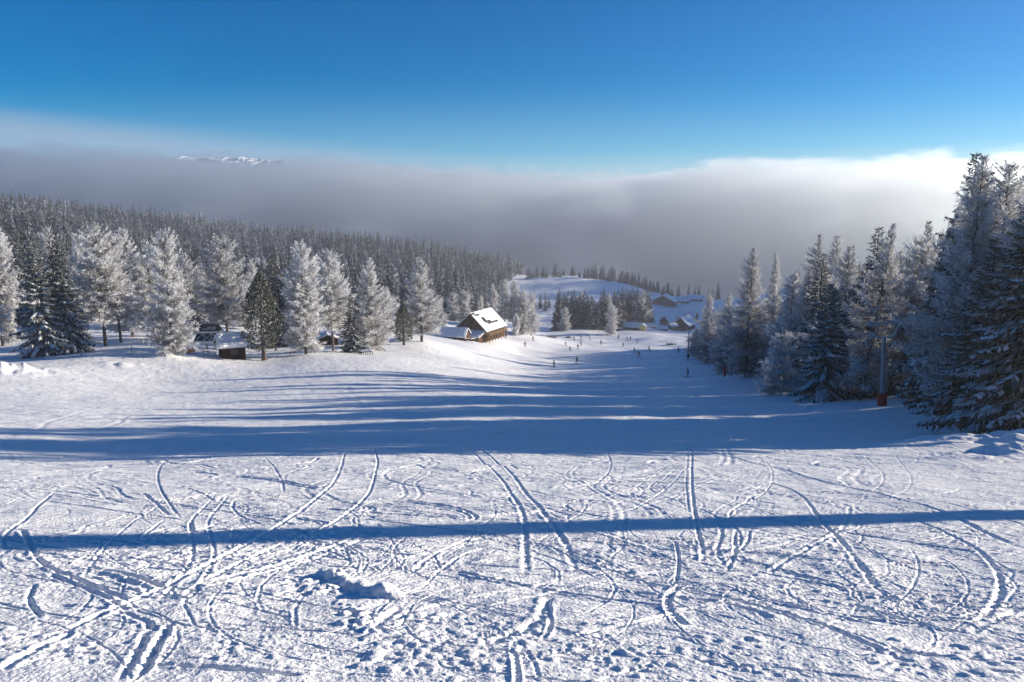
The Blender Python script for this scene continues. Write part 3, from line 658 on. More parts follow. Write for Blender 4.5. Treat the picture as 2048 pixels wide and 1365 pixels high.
G1 = 'frosted trees along the left edge of the piste'
plant_px('snowy_spruce', 90, 465, 121, 52, 'snow-laden broad spruce, left one of the merged pair at far left', G1)
plant_px('snowy_spruce', 140, 472, 124, 48, 'snow-laden broad spruce, right one of the merged pair at far left', G1)
plant_px('larch_column', 8, 440, 150, 42, 'white frosted larch cut by the left edge of the photo', G1)
plant_px('dark_spruce', 24, 548, 185, 26, 'small dark bluish conifer in shade at the far left edge', G1)
plant_px('larch_high', 212, 452, 134, 52, 'tall frosted larch with bare dark trunk, just right of the snowy spruce pair', G1)
plant_px('larch_high', 243, 468, 138, 40, 'frosted larch with dark trunk, close behind the first bare-trunked one', G1)
plant_px('larch', 268, 458, 150, 44, 'frosted larch between the bare-trunked larches and the big white column', G1)
plant_px('larch', 312, 482, 152, 34, 'slim frosted larch right behind the big white column larch', G1)
plant_px('larch_column', 346, 463, 119, 41, 'big white column-shaped larch left of the chairlift station', G1, rz=.4)
plant_px('larch_high', 457, 472, 146, 50, 'frosted larch with long bare trunk rising behind the snow-roofed hut', G1)
plant_px('stone_pine', 527, 545, 126, 41, 'large dark green stone pine right of the snow-roofed hut', G1, var=0)
plant_px('dark_spruce', 558, 488, 152, 36, 'tall pointed dark spruce behind the large stone pine', G1)
plant_px('larch_column', 612, 486, 133, 40, 'tall white larch right of the pointed dark spruce', G1, rz=2.)
plant_px('larch_high', 667, 503, 146, 42, 'frosted larch beside the small dark bushy spruce', G1)
plant_px('spruce', 705, 588, 141, 33, 'short dark bushy spruce left of the small brown shed', G1)
plant_px('larch_open', 745, 514, 156, 48, 'brown-tinged frosted larch standing over the small brown shed', G1, var=1)
plant_px('stone_pine', 808, 606, 166, 22, 'small round dark stone pine between two frosted larches', G1, var=1)
plant_px('larch', 845, 514, 174, 44, 'bright white cone-shaped larch left of the timber chalet', G1, var=2)
G2 = 'second row of frosted trees behind the left edge trees'
for px, top, d, hw, key in ((60,452,175,30,'spruce'),(30,470,190,30,'larch'),(120,455,190,30,'larch'),(180,470,185,30,'larch_column'),(292,500,175,28,'spruce'),(385,505,185,34,'larch'),(412,530,180,30,'larch'),(400,560,170,22,'spruce'),
      (500,560,200,26,'larch'),(515,520,215,24,'larch'),(590,560,190,22,'larch'),(640,520,190,26,'larch'),(580,520,205,22,'spruce'),(690,545,190,22,'larch'),(720,560,180,20,'dark_spruce'),(775,575,195,18,'larch_column'),(790,590,205,16,'larch'),(815,600,215,16,'larch'),
      (160,500,200,24,'dark_spruce'),(230,500,200,24,'spruce'),(330,520,200,24,'dark_spruce'),(440,545,210,24,'spruce'),(860,600,235,14,'larch'),(880,590,250,16,'larch')):
    plant_px(key, px, top, d, hw, 'frosted conifer in the second row behind the left edge trees', G2)
G3 = 'frosted larches around the chalet'
for px, top, d, hw, key, lb in ((906,587,305,17,'larch_column','narrow white larch behind the chalet, leftmost of the chalet group'),(930,582,308,15,'larch_column','narrow white larch behind the left end of the chalet roof'),
      (963,590,312,11,'larch','small frosted larch peeping over the chalet ridge'),(986,566,300,16,'larch','frosted larch rising behind the snow-covered chalet roof'),(1010,560,296,16,'larch_high','tallest dark-trunked larch right behind the chalet'),
      (1028,563,294,15,'larch_high','dark-trunked larch second from the right end of the chalet group'),(1045,580,292,17,'larch_column','white column larch near the right end of the chalet group'),(1062,585,296,18,'larch','rounded white larch at the right end of the chalet group'),
      (1032,628,288,9,'sapling','small white larch bush beside the chalet wall'),(1000,590,308,12,'spruce','frosted spruce half hidden between the chalet larches')):
    plant_px(key, px, top, d, hw, lb, G3)

# right-hand forest edge
G4 = 'forest trees along the right edge of the piste'
plant_px('near_spruce', 2040, 372, 37.5, 142, 'dark spruce with drooping snowy boughs at the right edge of the photo', G4, var=0, rz=1.0)
plant_px('larch_open', 2040, 280, 46, 130, 'tallest pale larch at the right edge, above the drooping spruce', G4, var=0, rz=.3)
plant_px('larch_open', 1922, 305, 49, 100, 'huge grey frosted larch filling the right side beside the drooping spruce', G4, var=1, rz=.8)
plant_px('dark_spruce', 1908, 300, 58, 100, 'tall dark spruce whose tip rises behind the huge grey larch', G4)
plant_px('larch_open', 1728, 442, 73, 78, 'leaning frosted larch with dark trunk left of the red-footed pylon', G4, var=0, rz=0.0, tilt=(0, .05))
plant_px('near_spruce', 1652, 565, 77, 66, 'blue-shaded snowy spruce standing at the edge of the piste', G4, var=1)
plant_px('dark_spruce', 1692, 575, 82, 48, 'dark spruce pressed against the blue-shaded snowy spruce', G4)
plant_px('sapling', 1562, 672, 91, 36, 'small feathery white larch standing alone before the forest edge', G4)
plant_px('larch_open', 1622, 466, 104, 66, 'big frosted larch with open branches behind the blue-shaded spruce', G4, var=0, rz=1.2, tilt=(0, .03))
plant_px('larch', 1540, 503, 128, 28, 'slim frosted larch between the two big forest edge larches', G4)
plant_px('larch_open', 1494, 494, 122, 58, 'dense frosted larch behind the far lift pylon', G4, var=1)
plant_px('dark_spruce', 1690, 488, 112, 20, 'thin dark spruce tip poking up between the frosted larches', G4)
plant_px('larch_open', 1582, 540, 120, 46, 'rounded frosted larch in the gap of the forest edge', G4, var=1)
plant_px('larch', 1662, 512, 118, 30, 'slim pale larch behind the thin dark spruce tip', G4)
plant_px('larch_open', 1812, 470, 82, 46, 'pale larch behind the red-footed pylon', G4, var=0)
plant_px('spruce', 1832, 438, 90, 46, 'snowy spruce between the pylon and the huge grey larch', G4)
plant_px('larch_open', 1452, 585, 150, 44, 'low spreading frosted larch at the far end of the forest edge', G4, var=1)
plant_px('larch_open', 1408, 572, 205, 26, 'sparse dark larch with bare top by the village', G4, var=0)
plant_px('larch_column', 1420, 640, 180, 30, 'low frosted larch clump above the far skiers', G4)
plant_px('larch_column', 1392, 660, 225, 20, 'last low frosted larch of the forest edge before the village', G4)
plant_px('spruce', 1965, 470, 44, 110, 'shadowed spruce in the gap beside the drooping spruce', G4)
plant_px('larch_open', 1884, 415, 70, 72, 'mid-height frosted larch between the red-footed pylon and the huge grey larch', G4, var=1, rz=2.)
plant_px('larch', 1978, 325, 54, 96, 'pale frosted larch between the two tallest trees at the right edge', G4, var=1)
plant_px('spruce', 1860, 500, 66, 56, 'shadowed spruce low behind the mid-height frosted larch', G4, var=0)
plant_px('larch_open', 1785, 500, 88, 60, 'frosted larch directly behind the crossarm of the red-footed pylon', G4, var=1, rz=3.)
plant_px('larch', 1655, 470, 112, 40, 'frosted larch rising behind the blue-shaded spruce', G4, var=0)
EDGE = [(16, 29.5), (24.0, 39), (33.5, 58), (36, 80), (38, 100), (42, 130), (52, 190), (66, 262)]
ex = np.array([p[0] for p in EDGE]); ey = np.array([p[1] for p in EDGE])
pts = []; tries = 0
rgf = random.Random(5)
while len(pts) < 300 and tries < 20000:
    tries += 1; y = rgf.uniform(30, 270); off = 2.2 + 42 * rgf.random() ** 1.25; x = float(np.interp(y, ey, ex)) + off
    if y < 32 + .277 * (x - 16): continue
    if y < 78 and 1024 + 1453 * (x - 3.2) / y < 1835: continue
    if min([(x - a) ** 2 + (y - b) ** 2 for a, b in pts] or [99]) < 3.9 ** 2: continue
    lane = y - .277 * x
    if any(abs(lane - a) < b for a, b in ((31, 3.2), (52, 2.6), (64, 2.6), (83, 2.8), (43.5, 1.6))): continue
    if lane < 38 and rgf.random() < .2: continue
    pts.append((x, y))
keys = ['larch', 'larch_open', 'spruce', 'larch_open', 'larch_column', 'spruce']
for x, y in pts:
    H = rgf.uniform(11, 19); 
    if y > 110: H *= .8
    if x / y > .78: H *= rgf.uniform(.7, 1.3)
    kk = keys[rgf.randrange(6)]; plant(kk, x, y, H, VAR[kk][0][3] * H / VAR[kk][0][2] * 1.18, 'frosted conifer deeper in the forest right of the piste', 'conifers inside the right-hand forest')

# hillside forest on the left, far
random.seed(21)
bx = [180, 260, 330, 420, 600, 800, 1000, 1160]; bp = [150, 800, 905, 950, 1010, 1035, 1055, 1060]       # right boundary of the wood (photo column) by distance
cand = []; cell = {}
tries = 0
while tries < 60000 and len(cand) < 5200:
    tries += 1
    r = 200 + 960 * math.sqrt(random.random()); a = random.uniform(-.72, .03); x, y = r * math.sin(a), r * math.cos(a)
    px = 1024 + FPX * math.cos(PITCH) * x / y
    if px > np.interp(y, bx, bp) + random.uniform(-60, 6) * (y > 400) - 6: continue
    if 455 < px < 545 and 560 < y < 760: continue                 # clearing
    if y < 300 and px > 860: continue
    if y > 380 and fbm(np.array([x / 45.]), np.array([y / 60.]), 29, 2)[0] < -.33: continue
    sp_ = 5.6 if y < 500 else 7.8
    ck = (int(x // 8), int(y // 8))
    if any((x - q[0]) ** 2 + (y - q[1]) ** 2 < sp_ ** 2 for i in (-1, 0, 1) for j in (-1, 0, 1) for q in cell.get((ck[0] + i, ck[1] + j), ())): continue
    cell.setdefault(ck, []).append((x, y)); cand.append((x, y, px))
cz = ground_z(np.array([c[0] for c in cand]), np.array([c[1] for c in cand]))
order = sorted(range(len(cand)), key=lambda k: cand[k][1])
BV, BQ, BA, nv = [], [], [], 0
inst = {}
def raw(me):
    if me.name in inst: return inst[me.name]
    v = np.empty(len(me.vertices) * 3, np.float32); me.vertices.foreach_get('co', v); q = np.empty(len(me.loops), np.int32); me.loops.foreach_get('vertex_index', q)
    a = np.empty(len(me.polygons), np.float32); me.attributes['snow'].data.foreach_get('value', a); inst[me.name] = (v.reshape(-1, 3), q.reshape(-1, 4), a); return inst[me.name]
singles = 0
for k in order:
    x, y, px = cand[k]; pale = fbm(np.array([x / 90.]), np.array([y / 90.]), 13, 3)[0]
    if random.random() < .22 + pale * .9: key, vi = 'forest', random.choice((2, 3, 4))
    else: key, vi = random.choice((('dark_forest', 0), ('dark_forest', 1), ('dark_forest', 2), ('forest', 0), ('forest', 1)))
    H = random.uniform(12, 28) * (.8 if y < 330 else 1)
    if singles < 270 and px > -40:
        singles += 1; plant(key, x, y, H, None, 'dark or frosted conifer in the nearer part of the dense left hillside forest', 'conifers of the left hillside forest', var=vi); continue
    v, q, a = raw(VAR[key][vi][1]); s = H / 20; th = random.uniform(0, 6.28); c, n_ = math.cos(th) * s, math.sin(th) * s
    w = np.stack([v[:, 0] * c - v[:, 1] * n_ + x, v[:, 0] * n_ + v[:, 1] * c + y, v[:, 2] * s + cz[k]], 1)
    BV.append(w); BQ.append(q + nv); BA.append(np.clip(a + random.gauss(0, .06), 0, 1)); nv += len(v)
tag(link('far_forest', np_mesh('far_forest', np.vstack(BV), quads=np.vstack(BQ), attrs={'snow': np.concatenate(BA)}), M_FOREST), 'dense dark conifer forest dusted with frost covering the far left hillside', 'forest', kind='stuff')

# trees for the hill added behind the near trees, to shade the valley
BV, BQ, BA, nv = [], [], [], 0
rgh = random.Random(9)
for k in range(700):
    y = rgh.uniform(330, 900); px = rgh.uniform(1560, 2500); x = ray(px, 600)[0] * y
    if px < 1560 + (y - 330) * .2 or (px < 2060 and y < 420): continue
    v, q, a = raw(VAR['dark_forest'][k % 3][1]); s = rgh.uniform(.8, 1.15); z = gz(x, y)
    BV.append(v * s + np.array([x, y, z])); BQ.append(q + nv); BA.append(a); nv += len(v)
tag(link('far_forest', np_mesh('far_forest', np.vstack(BV), quads=np.vstack(BQ), attrs={'snow': np.concatenate(BA)}), M_FOREST), 'dark conifers on a mostly hidden hill far right, added to shade the valley', 'forest', kind='stuff')

# knoll crest, knoll foot, valley cluster, far right
random.seed(33)
for px, h in ((1058,25),(1066,14),(1074,22),(1087,23),(1093,16),(1111,28),(1120,12),(1127,15),(1146,24),(1159,14)):
    d = 790 + random.uniform(-20, 20); x = ray(px, 550)[0] * d; plant('dark_forest', x, d, h * d / FPX, h * .33 * d / FPX, 'dark conifer in the thin row along the left part of the snowy knoll crest', 'trees on the left of the knoll crest')
for k in range(34):
    t = k / 33; px = 1168 + 172 * t + random.uniform(-3, 3); d = 775 - 25 * t + random.uniform(-15, 25); h = random.uniform(22, 34) * (1 - .15 * t)
    x = ray(px, 560)[0] * d; plant('dark_forest', x, d, h * d / FPX, h * .25 * d / FPX, 'dark conifer in the dense row on the right shoulder of the snowy knoll', 'trees on the right shoulder of the knoll')
for k in range(64):
    px = 1115 + 185 * (k + random.random()) / 64; d = random.uniform(392, 430) + (40 if px > 1246 else 0); h = random.uniform(66, 88) * (400 / d)
    if 1182 < px < 1200: h *= .8
    x = ray(px, 640)[0] * d; key = 'larch' if random.random() < .1 else 'dark_forest'
    plant(key, x, d, h * d / FPX, h * .22 * d / FPX, 'dusky conifer in the tight grove in the middle of the valley', 'conifers of the valley grove')
plant_px('larch_column', 1129, 615, 385, 12, 'lone frosted tree standing in front of the valley grove', None)
plant_px('larch_column', 1222, 610, 372, 13, 'frosted tree at the front of the valley grove, left of the sunlit building', None)
for px, top, d, hw in ((1068,580,560,5),(1080,585,560,5),(1090,582,540,5),(1097,588,560,4)):
    plant_px('forest', px, top, d, hw, 'grey hazy conifer on the slope left of the valley grove', 'hazy conifers below the knoll', var=1)
for px, top, d, hw in ((1352,568,700,6),(1338,576,690,5),(1372,566,760,5),(1392,570,780,5),(1384,574,770,4),(1340,580,660,5),(1430,562,800,7),(1418,575,790,4)):
    plant_px('dark_forest', px, top, d, hw, 'faint foggy conifer on the plateau beyond the village', 'foggy conifers beyond the village')
# ------------------------------------------------------------------ built things
class MB:
    def __init__(s): s.v = []; s.f = []
    def _add(s, v, f): o = len(s.v); s.v += [tuple(map(float, p)) for p in v]; s.f += [tuple(i + o for i in q) for q in f]; return s
    def box(s, x0, x1, y0, y1, z0, z1):
        v = [(x, y, z) for z in (z0, z1) for y in (y0, y1) for x in (x0, x1)]
        return s._add(v, [(0, 2, 3, 1), (4, 5, 7, 6), (0, 1, 5, 4), (1, 3, 7, 5), (3, 2, 6, 7), (2, 0, 4, 6)])
    def hexa(s, lo, hi):
        """solid between two quads (4 points each, same winding)"""
        return s._add(list(lo) + list(hi), [(3, 2, 1, 0), (4, 5, 6, 7)] + [(i, (i + 1) % 4, 4 + (i + 1) % 4, 4 + i) for i in range(4)])
    def slab(s, q, t):
        q = [Vector(p) for p in q]; n = (q[1] - q[0]).cross(q[3] - q[0]).normalized() * t; return s.hexa(q, [p + n for p in q])
    def prism(s, poly, y0, y1):
        """polygon in x,z pushed from y0 to y1"""
        n = len(poly); v = [(x, y0, z) for x, z in poly] + [(x, y1, z) for x, z in poly]
        return s._add(v, [tuple(range(n))[::1], tuple(range(2 * n - 1, n - 1, -1))] + [(i, n + i, n + (i + 1) % n, (i + 1) % n) for i in range(n)])
    def bar(s, p, q, r, sides=6, r2=None):
        p, q = Vector(p), Vector(q); d = (q - p).normalized(); a = d.orthogonal().normalized(); b = d.cross(a); r2 = r if r2 is None else r2
        ring = lambda c, rr_: [c + (a * math.cos(k * 2 * math.pi / sides) + b * math.sin(k * 2 * math.pi / sides)) * rr_ for k in range(sides)]
        v = ring(p, r) + ring(q, r2); return s._add(v, [tuple(range(sides - 1, -1, -1)), tuple(range(sides, 2 * sides))] + [(i, (i + 1) % sides, sides + (i + 1) % sides, sides + i) for i in range(sides)])
    def lathe(s, prof, c=(0, 0, 0), sides=12):
        v = []; 
        for r, z in prof: v += [(c[0] + r * math.cos(k * 2 * math.pi / sides), c[1] + r * math.sin(k * 2 * math.pi / sides), c[2] + z) for k in range(sides)]
        f = [(i * sides + k, i * sides + (k + 1) % sides, (i + 1) * sides + (k + 1) % sides, (i + 1) * sides + k) for i in range(len(prof) - 1) for k in range(sides)]
        return s._add(v, f + [tuple(range(sides - 1, -1, -1)), tuple(range((len(prof) - 1) * sides, len(prof) * sides))])
    def build(s, name, m, parent=None, smooth=False, bevel=0, loc=None):
        me = bpy.data.meshes.new(name); me.from_pydata(s.v, [], s.f); me.update()
        bm = bmesh.new(); bm.from_mesh(me); bmesh.ops.recalc_face_normals(bm, faces=bm.faces)
        if bevel: bmesh.ops.bevel(bm, geom=bm.edges[:], offset=bevel, segments=1, affect='EDGES')
        bm.to_mesh(me); bm.free()
        if smooth: me.polygons.foreach_set('use_smooth', [True] * len(me.polygons))
        return link(name, me, m, parent, loc)
def snow_sheet(name, P, th, parent, na=14, nb=10, hole=None, seed=1, over=.0, m=None):
    """thick rounded snow lying on the roof plane P = (ridge start, ridge end, eave end, eave start); hole(a, b) drops cells"""
    P = [Vector(p) for p in P]; rg = random.Random(seed); n = (P[1] - P[0]).cross(P[3] - P[0]).normalized(); n = n if n.z > 0 else -n
    pt = lambda a, b: (P[0] * (1 - a) + P[1] * a) * (1 - b) + (P[3] * (1 - a) + P[2] * a) * b
    low = [[pt(i / na, j / nb) + n * .006 for j in range(nb + 1)] for i in range(na + 1)]
    def lift(i, j):
        e = min(i, na - i, j + 3, nb - j); return th * (.55 if e == 0 else 1.0) * (1 + rg.uniform(-.16, .16))
    hi = [[low[i][j] + n * lift(i, j) + (Vector((0, 0, -over)) if j == nb else Vector()) for j in range(nb + 1)] for i in range(na + 1)]
    on = lambda i, j: 0 <= i < na and 0 <= j < nb and not (hole and hole((i + .5) / na, (j + .5) / nb))
    V = [p for r_ in low for p in r_] + [p for r_ in hi for p in r_]; S = (na + 1) * (nb + 1); ix = lambda i, j: i * (nb + 1) + j; F = []
    for i in range(na):
        for j in range(nb):
            if not on(i, j): continue
            a, b, c, d = ix(i, j), ix(i + 1, j), ix(i + 1, j + 1), ix(i, j + 1); F += [(a + S, b + S, c + S, d + S), (d, c, b, a)]
            for (e, f, ni, nj) in ((a, b, i, j - 1), (b, c, i + 1, j), (c, d, i, j + 1), (d, a, i - 1, j)):
                if not on(ni, nj): F.append((e, f, f + S, e + S))
    mb = MB(); mb._add(V, F); return mb.build(name, m or M_ROOFSNOW, parent, smooth=False)

M_WOOD = mat('weathered_brown_boards', (.060, .035, .020), .85, .1, col2=(.13, .078, .042), vscale=9, stretch=(4, 4, .25), bump=.3)
M_WOODL = mat('pale_larch_boards', (.15, .088, .045), .85, .1, col2=(.30, .20, .11), vscale=9, stretch=(4, 4, .25), bump=.3)  # paler brown than the weathered boards
M_DARKWOOD = mat('dark_timber', (.028, .020, .015), .85, .1, col2=(.06, .04, .026), vscale=8, stretch=(4, 4, .3))
M_HUT = mat('old_dark_boards', (.022, .013, .008), .9, .1, col2=(.055, .026, .010), vscale=9, stretch=(4, 4, .3))
M_REDWOOD = mat('red_brown_boards', (.07, .022, .010), .85, .1, col2=(.13, .05, .02), vscale=9, stretch=(4, 4, .3))
M_GREYWALL = mat('grey_brown_wall', (.07, .062, .058), .9, .1, col2=(.11, .095, .085), vscale=4)
M_ROOF = mat('dark_roofing', (.05, .045, .042), .85, .15, col2=(.09, .08, .072), vscale=6)
M_GLASS = mat('dark_glass', (.012, .015, .02), .12, .5)
M_WHITE = mat('white_painted_metal', (.62, .62, .62), .5, .3, var=.08, vscale=4)
M_STEEL = mat('galvanised_steel', (.17, .20, .25), .5, .4, col2=(.27, .31, .37), vscale=5, metal=.4)
M_FROSTED = mat('frosted_steel', (.38, .41, .45), .6, .3, col2=(.55, .57, .60), vscale=7)
M_RED = mat('red_foam_pad', (.45, .022, .012), .7, .2, col2=(.33, .016, .010), vscale=5)
M_ORANGE = mat('orange_paint', (.50, .17, .06), .6, .3, var=.15, vscale=4)
M_YELLOW = mat('sunlit_yellow_boards', (.72, .55, .26), .8, .1, var=.08, vscale=6)  # yellow paints in the sunlight on the gable
M_BLACK = mat('black_fabric', (.012, .013, .018), .85, .2)

def house(name, label, px, d, rz, W, L, hw, rise, wall_m, cat='house', group=None, snow=.3, over=.5, row_dz=0, bare=None, chimney=False, windows=(), door=None, front_m=None, snow_sides=(0, 1), ph=690):
    """gabled house; local x across the gable, y along the ridge; gable at y = 0 faces the viewer"""
    x = ray(px, ph)[0] * d; r = empty(name, (x, d, gz(x, d) - .15 + row_dz), rz); tag(r, label, cat, group)
    h = W / 2
    w = MB().prism([(-h, 0), (h, 0), (h, hw), (0, hw + rise), (-h, hw)], 0, L).build('wall', wall_m, r)
    if front_m: MB().prism([(-h + .05, .3), (h - .05, .3), (h - .05, hw - .02), (0, hw + rise - .07), (-h + .05, hw - .02)], -.06, -.004).build('gable_boards', front_m, r)
    k = rise / h; t = .16; rb = MB()
    eL = [(-h - over, -over, hw - k * over + .03), (-h - over, L + over, hw - k * over + .03), (0, L + over, hw + rise + .03), (0, -over, hw + rise + .03)]
    eR = [(h + over, -over, hw - k * over + .03), (0, -over, hw + rise + .03), (0, L + over, hw + rise + .03), (h + over, L + over, hw - k * over + .03)]
    up = Vector((0, 0, t)); rb.hexa(eL, [Vector(p) + up for p in eL]); rb.hexa(eR, [Vector(p) + up for p in eR]); rf = rb.build('roof', M_ROOF, r)
    for sd in snow_sides:
        e = eL if sd == 0 else eR
        top = [Vector(p) + up for p in (([e[3], e[2], e[1], e[0]]) if sd == 0 else ([e[1], e[2], e[3], e[0]]))]
        s_ = 1 if sd else -1
        snow_sheet('roof_snow', top, snow, rf, hole=bare if sd else None, seed=int(px) + sd)
    if chimney:
        MB().box(-.9, -.3, L * .6, L * .6 + .6, hw + rise * .5, hw + rise + 1.0).build('chimney', M_GREYWALL, rf)
    for (cx, cz_, ww, hh) in windows:
        f = MB(); f.box(cx - ww / 2 - .08, cx + ww / 2 + .08, -.13, -.064, cz_ - hh / 2 - .08, cz_ - hh / 2); f.box(cx - ww / 2 - .08, cx + ww / 2 + .08, -.13, -.064, cz_ + hh / 2, cz_ + hh / 2 + .08)
        f.box(cx - ww / 2 - .08, cx - ww / 2, -.13, -.064, cz_ - hh / 2, cz_ + hh / 2); f.box(cx + ww / 2, cx + ww / 2 + .08, -.13, -.064, cz_ - hh / 2, cz_ + hh / 2); wf = f.build('window', M_WOODL, r)
        MB().box(cx - ww / 2, cx + ww / 2, -.10, -.068, cz_ - hh / 2, cz_ + hh / 2).build('pane', M_GLASS, wf)
    if door:
        MB().box(door - .5, door + .5, -.11, -.064, .1, 2.1).build('door', M_DARKWOOD, r)
    return r

# --- timber chalet with its snowy roof, half slid off
def bare(a, b): return (a < .16 and .02 < b < .14) or (.10 < a < .3 and .14 < b < .24) or (.22 < a < .36 and .32 < b < .62) or (.26 < a < .78 and .60 < b < .74) or (a < .5 and a > .36 and .5 < b < .62)
ch = house('chalet', 'timber chalet with steep snowy roof, a dark patch where the snow slid off', 943, 231, R(-27), 10.4, 12.5, 4.0, 4.7, M_WOOD, 'chalet', None, .26, .8, bare=bare, front_m=M_WOOD, windows=((-1.6, 5.0, .9, 1.0), (1.6, 5.0, .9, 1.0)), ph=690)
b = MB()
for k in range(26): y = .15 + k * .48; b.box(5.202, 5.29, y, y + .30, 2.0, 3.75)
b.build('cladding', M_WOODL, ch)
for k in range(7): MB().box(6.3, 6.5, .2 + k * 1.95, .42 + k * 1.95, 0, 3.45).build('post', M_WOODL, ch)
MB().box(5.21, 6.55, .1, 12.4, 1.95, 2.1).build('balcony_floor', M_WOOD, ch)
b = MB(); b.box(6.46, 6.54, .1, 12.4, 2.85, 2.95)
for k in range(40): b.box(6.47, 6.53, .2 + k * .305, .32 + k * .305, 2.1, 2.85)
b.build('balcony_railing', M_WOODL, ch)
b = MB()
rl = random.Random(3)
for k in range(60): y = .3 + rl.random() * 11.6; b.bar((5.25, y, .2 + rl.random() * 1.3), (5.9, y, .2 + rl.random() * 1.3), rl.uniform(.06, .13), 6)
b.build('firewood', M_WOODL, ch)
MB().box(5.205, 5.25, 5.6, 6.7, .15, 1.9).build('door', M_DARKWOOD, ch)
# lean-to in front of the gable
MB().prism([(-5.0, 0), (4.6, 0), (4.6, 2.3), (-5.0, 2.3)], -3.6, -.14).build('lean_to_wall', M_WOOD, ch)
rt = MB(); q = [(-6.2, -4.4, 2.0), (5.3, -4.4, 2.0), (5.3, -.15, 3.3), (-6.2, -.15, 3.3)]; rt.hexa(q, [Vector(p) + Vector((0, 0, .14)) for p in q]); rt = rt.build('lean_to_roof', M_ROOF, ch)
snow_sheet('roof_snow', [Vector(q[3]) + Vector((0, 0, .14)), Vector(q[2]) + Vector((0, 0, .14)), Vector(q[1]) + Vector((0, 0, .14)), Vector(q[0]) + Vector((0, 0, .14))], .32, rt, 16, 8, seed=5)
# smaller snow-covered outbuilding in front
ob = house('outbuilding', 'low outbuilding with a blue-shaded snow roof in front of the chalet', 934, 221, R(78), 6.0, 8.5, 1.7, 1.9, M_WOOD, 'shed', None, .34, .5, front_m=M_WOOD, door=.8, ph=690)
# chairlift station on its pillar
stx = ray(422, 690)[0] * 138
st = empty('chairlift_station', (stx, 138, gz(stx, 138) - .1), R(6)); st.scale = (.86, .86, .86); tag(st, 'small chairlift station with dark slanting glass and white frames', 'lift station')
zb = 1.9
MB().box(-3.3, 3.3, -1.6, 1.6, zb, zb + .5).build('base_rim', M_WHITE, st, bevel=.05)
def frus(w0, d0, z0, w1, d1, z1, dx=0): return MB().hexa([(-w0, -d0, z0), (w0, -d0, z0), (w0, d0, z0), (-w0, d0, z0)], [(-w1 + dx, -d1, z1), (w1 + dx, -d1, z1), (w1 + dx, d1, z1), (-w1 + dx, d1, z1)])
gl = frus(3.2, 1.5, zb + .52, 2.4, 1.1, zb + 2.2).build('glazing', M_GLASS, st)
b = MB(); z0, z1 = zb + .52, zb + 2.2; F0 = lambda x: (x, -1.53, z0); F1 = lambda x: (x, -1.13, z1)
for p, q in (((-3.2), (-2.4)), ((3.2), (2.4))): b.bar(F0(p), F1(q), .06)
for a_, c_ in ((-3.1, -1.1), (-1.0, -1.1), (-1.0, .7), (.4, -1.6), (.4, .9), (2.7, .5), (.9, .4)): b.bar(F0(a_), F1(c_ * .9), .045)
b.bar(F1(-2.4), F1(2.4), .06); b.build('window_frame', M_WHITE, st)
MB().box(-2.6, 2.6, -1.3, 1.3, z1 + .02, z1 + .42).build('roof_rim', M_WHITE, st, bevel=.04)
frus(2.4, 1.2, z1 + .44, 1.7, .8, z1 + 1.7).build('roof', M_ROOF, st)
b = MB(); b.box(-1.3, 1.5, -1.16, -1.0, z1 + .85, z1 + .95); b.box(-.2, 1.6, -1.02, -.9, z1 + 1.2, z1 + 1.3); b.build('snow_strip', M_ROOFSNOW, st)
for x_ in (-.9, .9): MB().bar((x_, 0, -.3), (x_, 0, zb - .02), .24, 10).build('pillar', M_STEEL, st)
# snow-capped hut
hx = ray(464, 705)[0] * 127; hu = empty('wooden_hut', (hx, 127, gz(hx, 127) - .12), R(-62)); hu.scale = (1.2, 1.2, 1.2); tag(hu, 'small dark wooden hut under a thick sagging cap of snow', 'hut')
MB().prism([(-2.1, 0), (2.1, 0), (2.1, 2.15), (0, 3.1), (-2.1, 2.15)], -1.6, 1.6).build('wall', M_HUT, hu)
rfm = MB(); 
for s_ in (-1, 1):
    q = [(0, -2.1, 3.15), (0, 2.1, 3.15), (s_ * 2.6, 2.1, 1.97), (s_ * 2.6, -2.1, 1.97)]; rfm.hexa(q, [Vector(p) + Vector((0, 0, .12)) for p in q])
rf = rfm.build('roof', M_DARKWOOD, hu)
for s_ in (-1, 1): snow_sheet('roof_snow', [(0, -2.2, 3.28), (0, 2.2, 3.28), (s_ * 2.75, 2.2, 2.03), (s_ * 2.75, -2.2, 2.03)], .62, rf, 12, 8, seed=9 + s_, over=.25)
MB().box(-.55, .35, -1.66, -1.606, .1, 1.9).build('door', M_DARKWOOD, hu)
MB().box(2.106, 2.16, -.5, .5, 1.0, 1.7).build('window', M_GLASS, hu)
# sheds and small things among the left trees
house('shed', 'small red-brown shed with snowy roof under the brown-tinged larch', 742, 164, R(-40), 2.4, 2.6, 1.2, .7, M_REDWOOD, 'shed', None, .2, .3, ph=683)
house('shed', 'low dark shed with snowy roof half hidden behind a frosted larch', 655, 158, R(20), 4.6, 3.2, 1.3, .9, M_DARKWOOD, 'shed', None, .3, .35, ph=690)
bx_ = ray(733, 693)[0] * 137; bn = empty('bench', (bx_, 137, gz(bx_, 137) - .05), R(8)); tag(bn, 'long snow-topped bench on short dark legs left of the round stone pine', 'bench')
MB().box(-1.1, 1.1, -.25, .25, .62, .72).build('seat', M_DARKWOOD, bn); MB().box(-1.1, 1.1, -.28, .28, .722, 1.05).build('snow_cushion', M_ROOFSNOW, bn, bevel=.1)
for k in range(6): MB().box(-1.05 + k * .4, -.93 + k * .4, -.2, .2, 0, .618).build('leg', M_DARKWOOD, bn)
fx = ray(405, 703)[0] * 125; fe = empty('wooden_fence', (fx, 125, gz(fx, 125) - .1), R(-6)); tag(fe, 'short fence of white posts and a dark rail left of the snow-capped hut', 'fence')
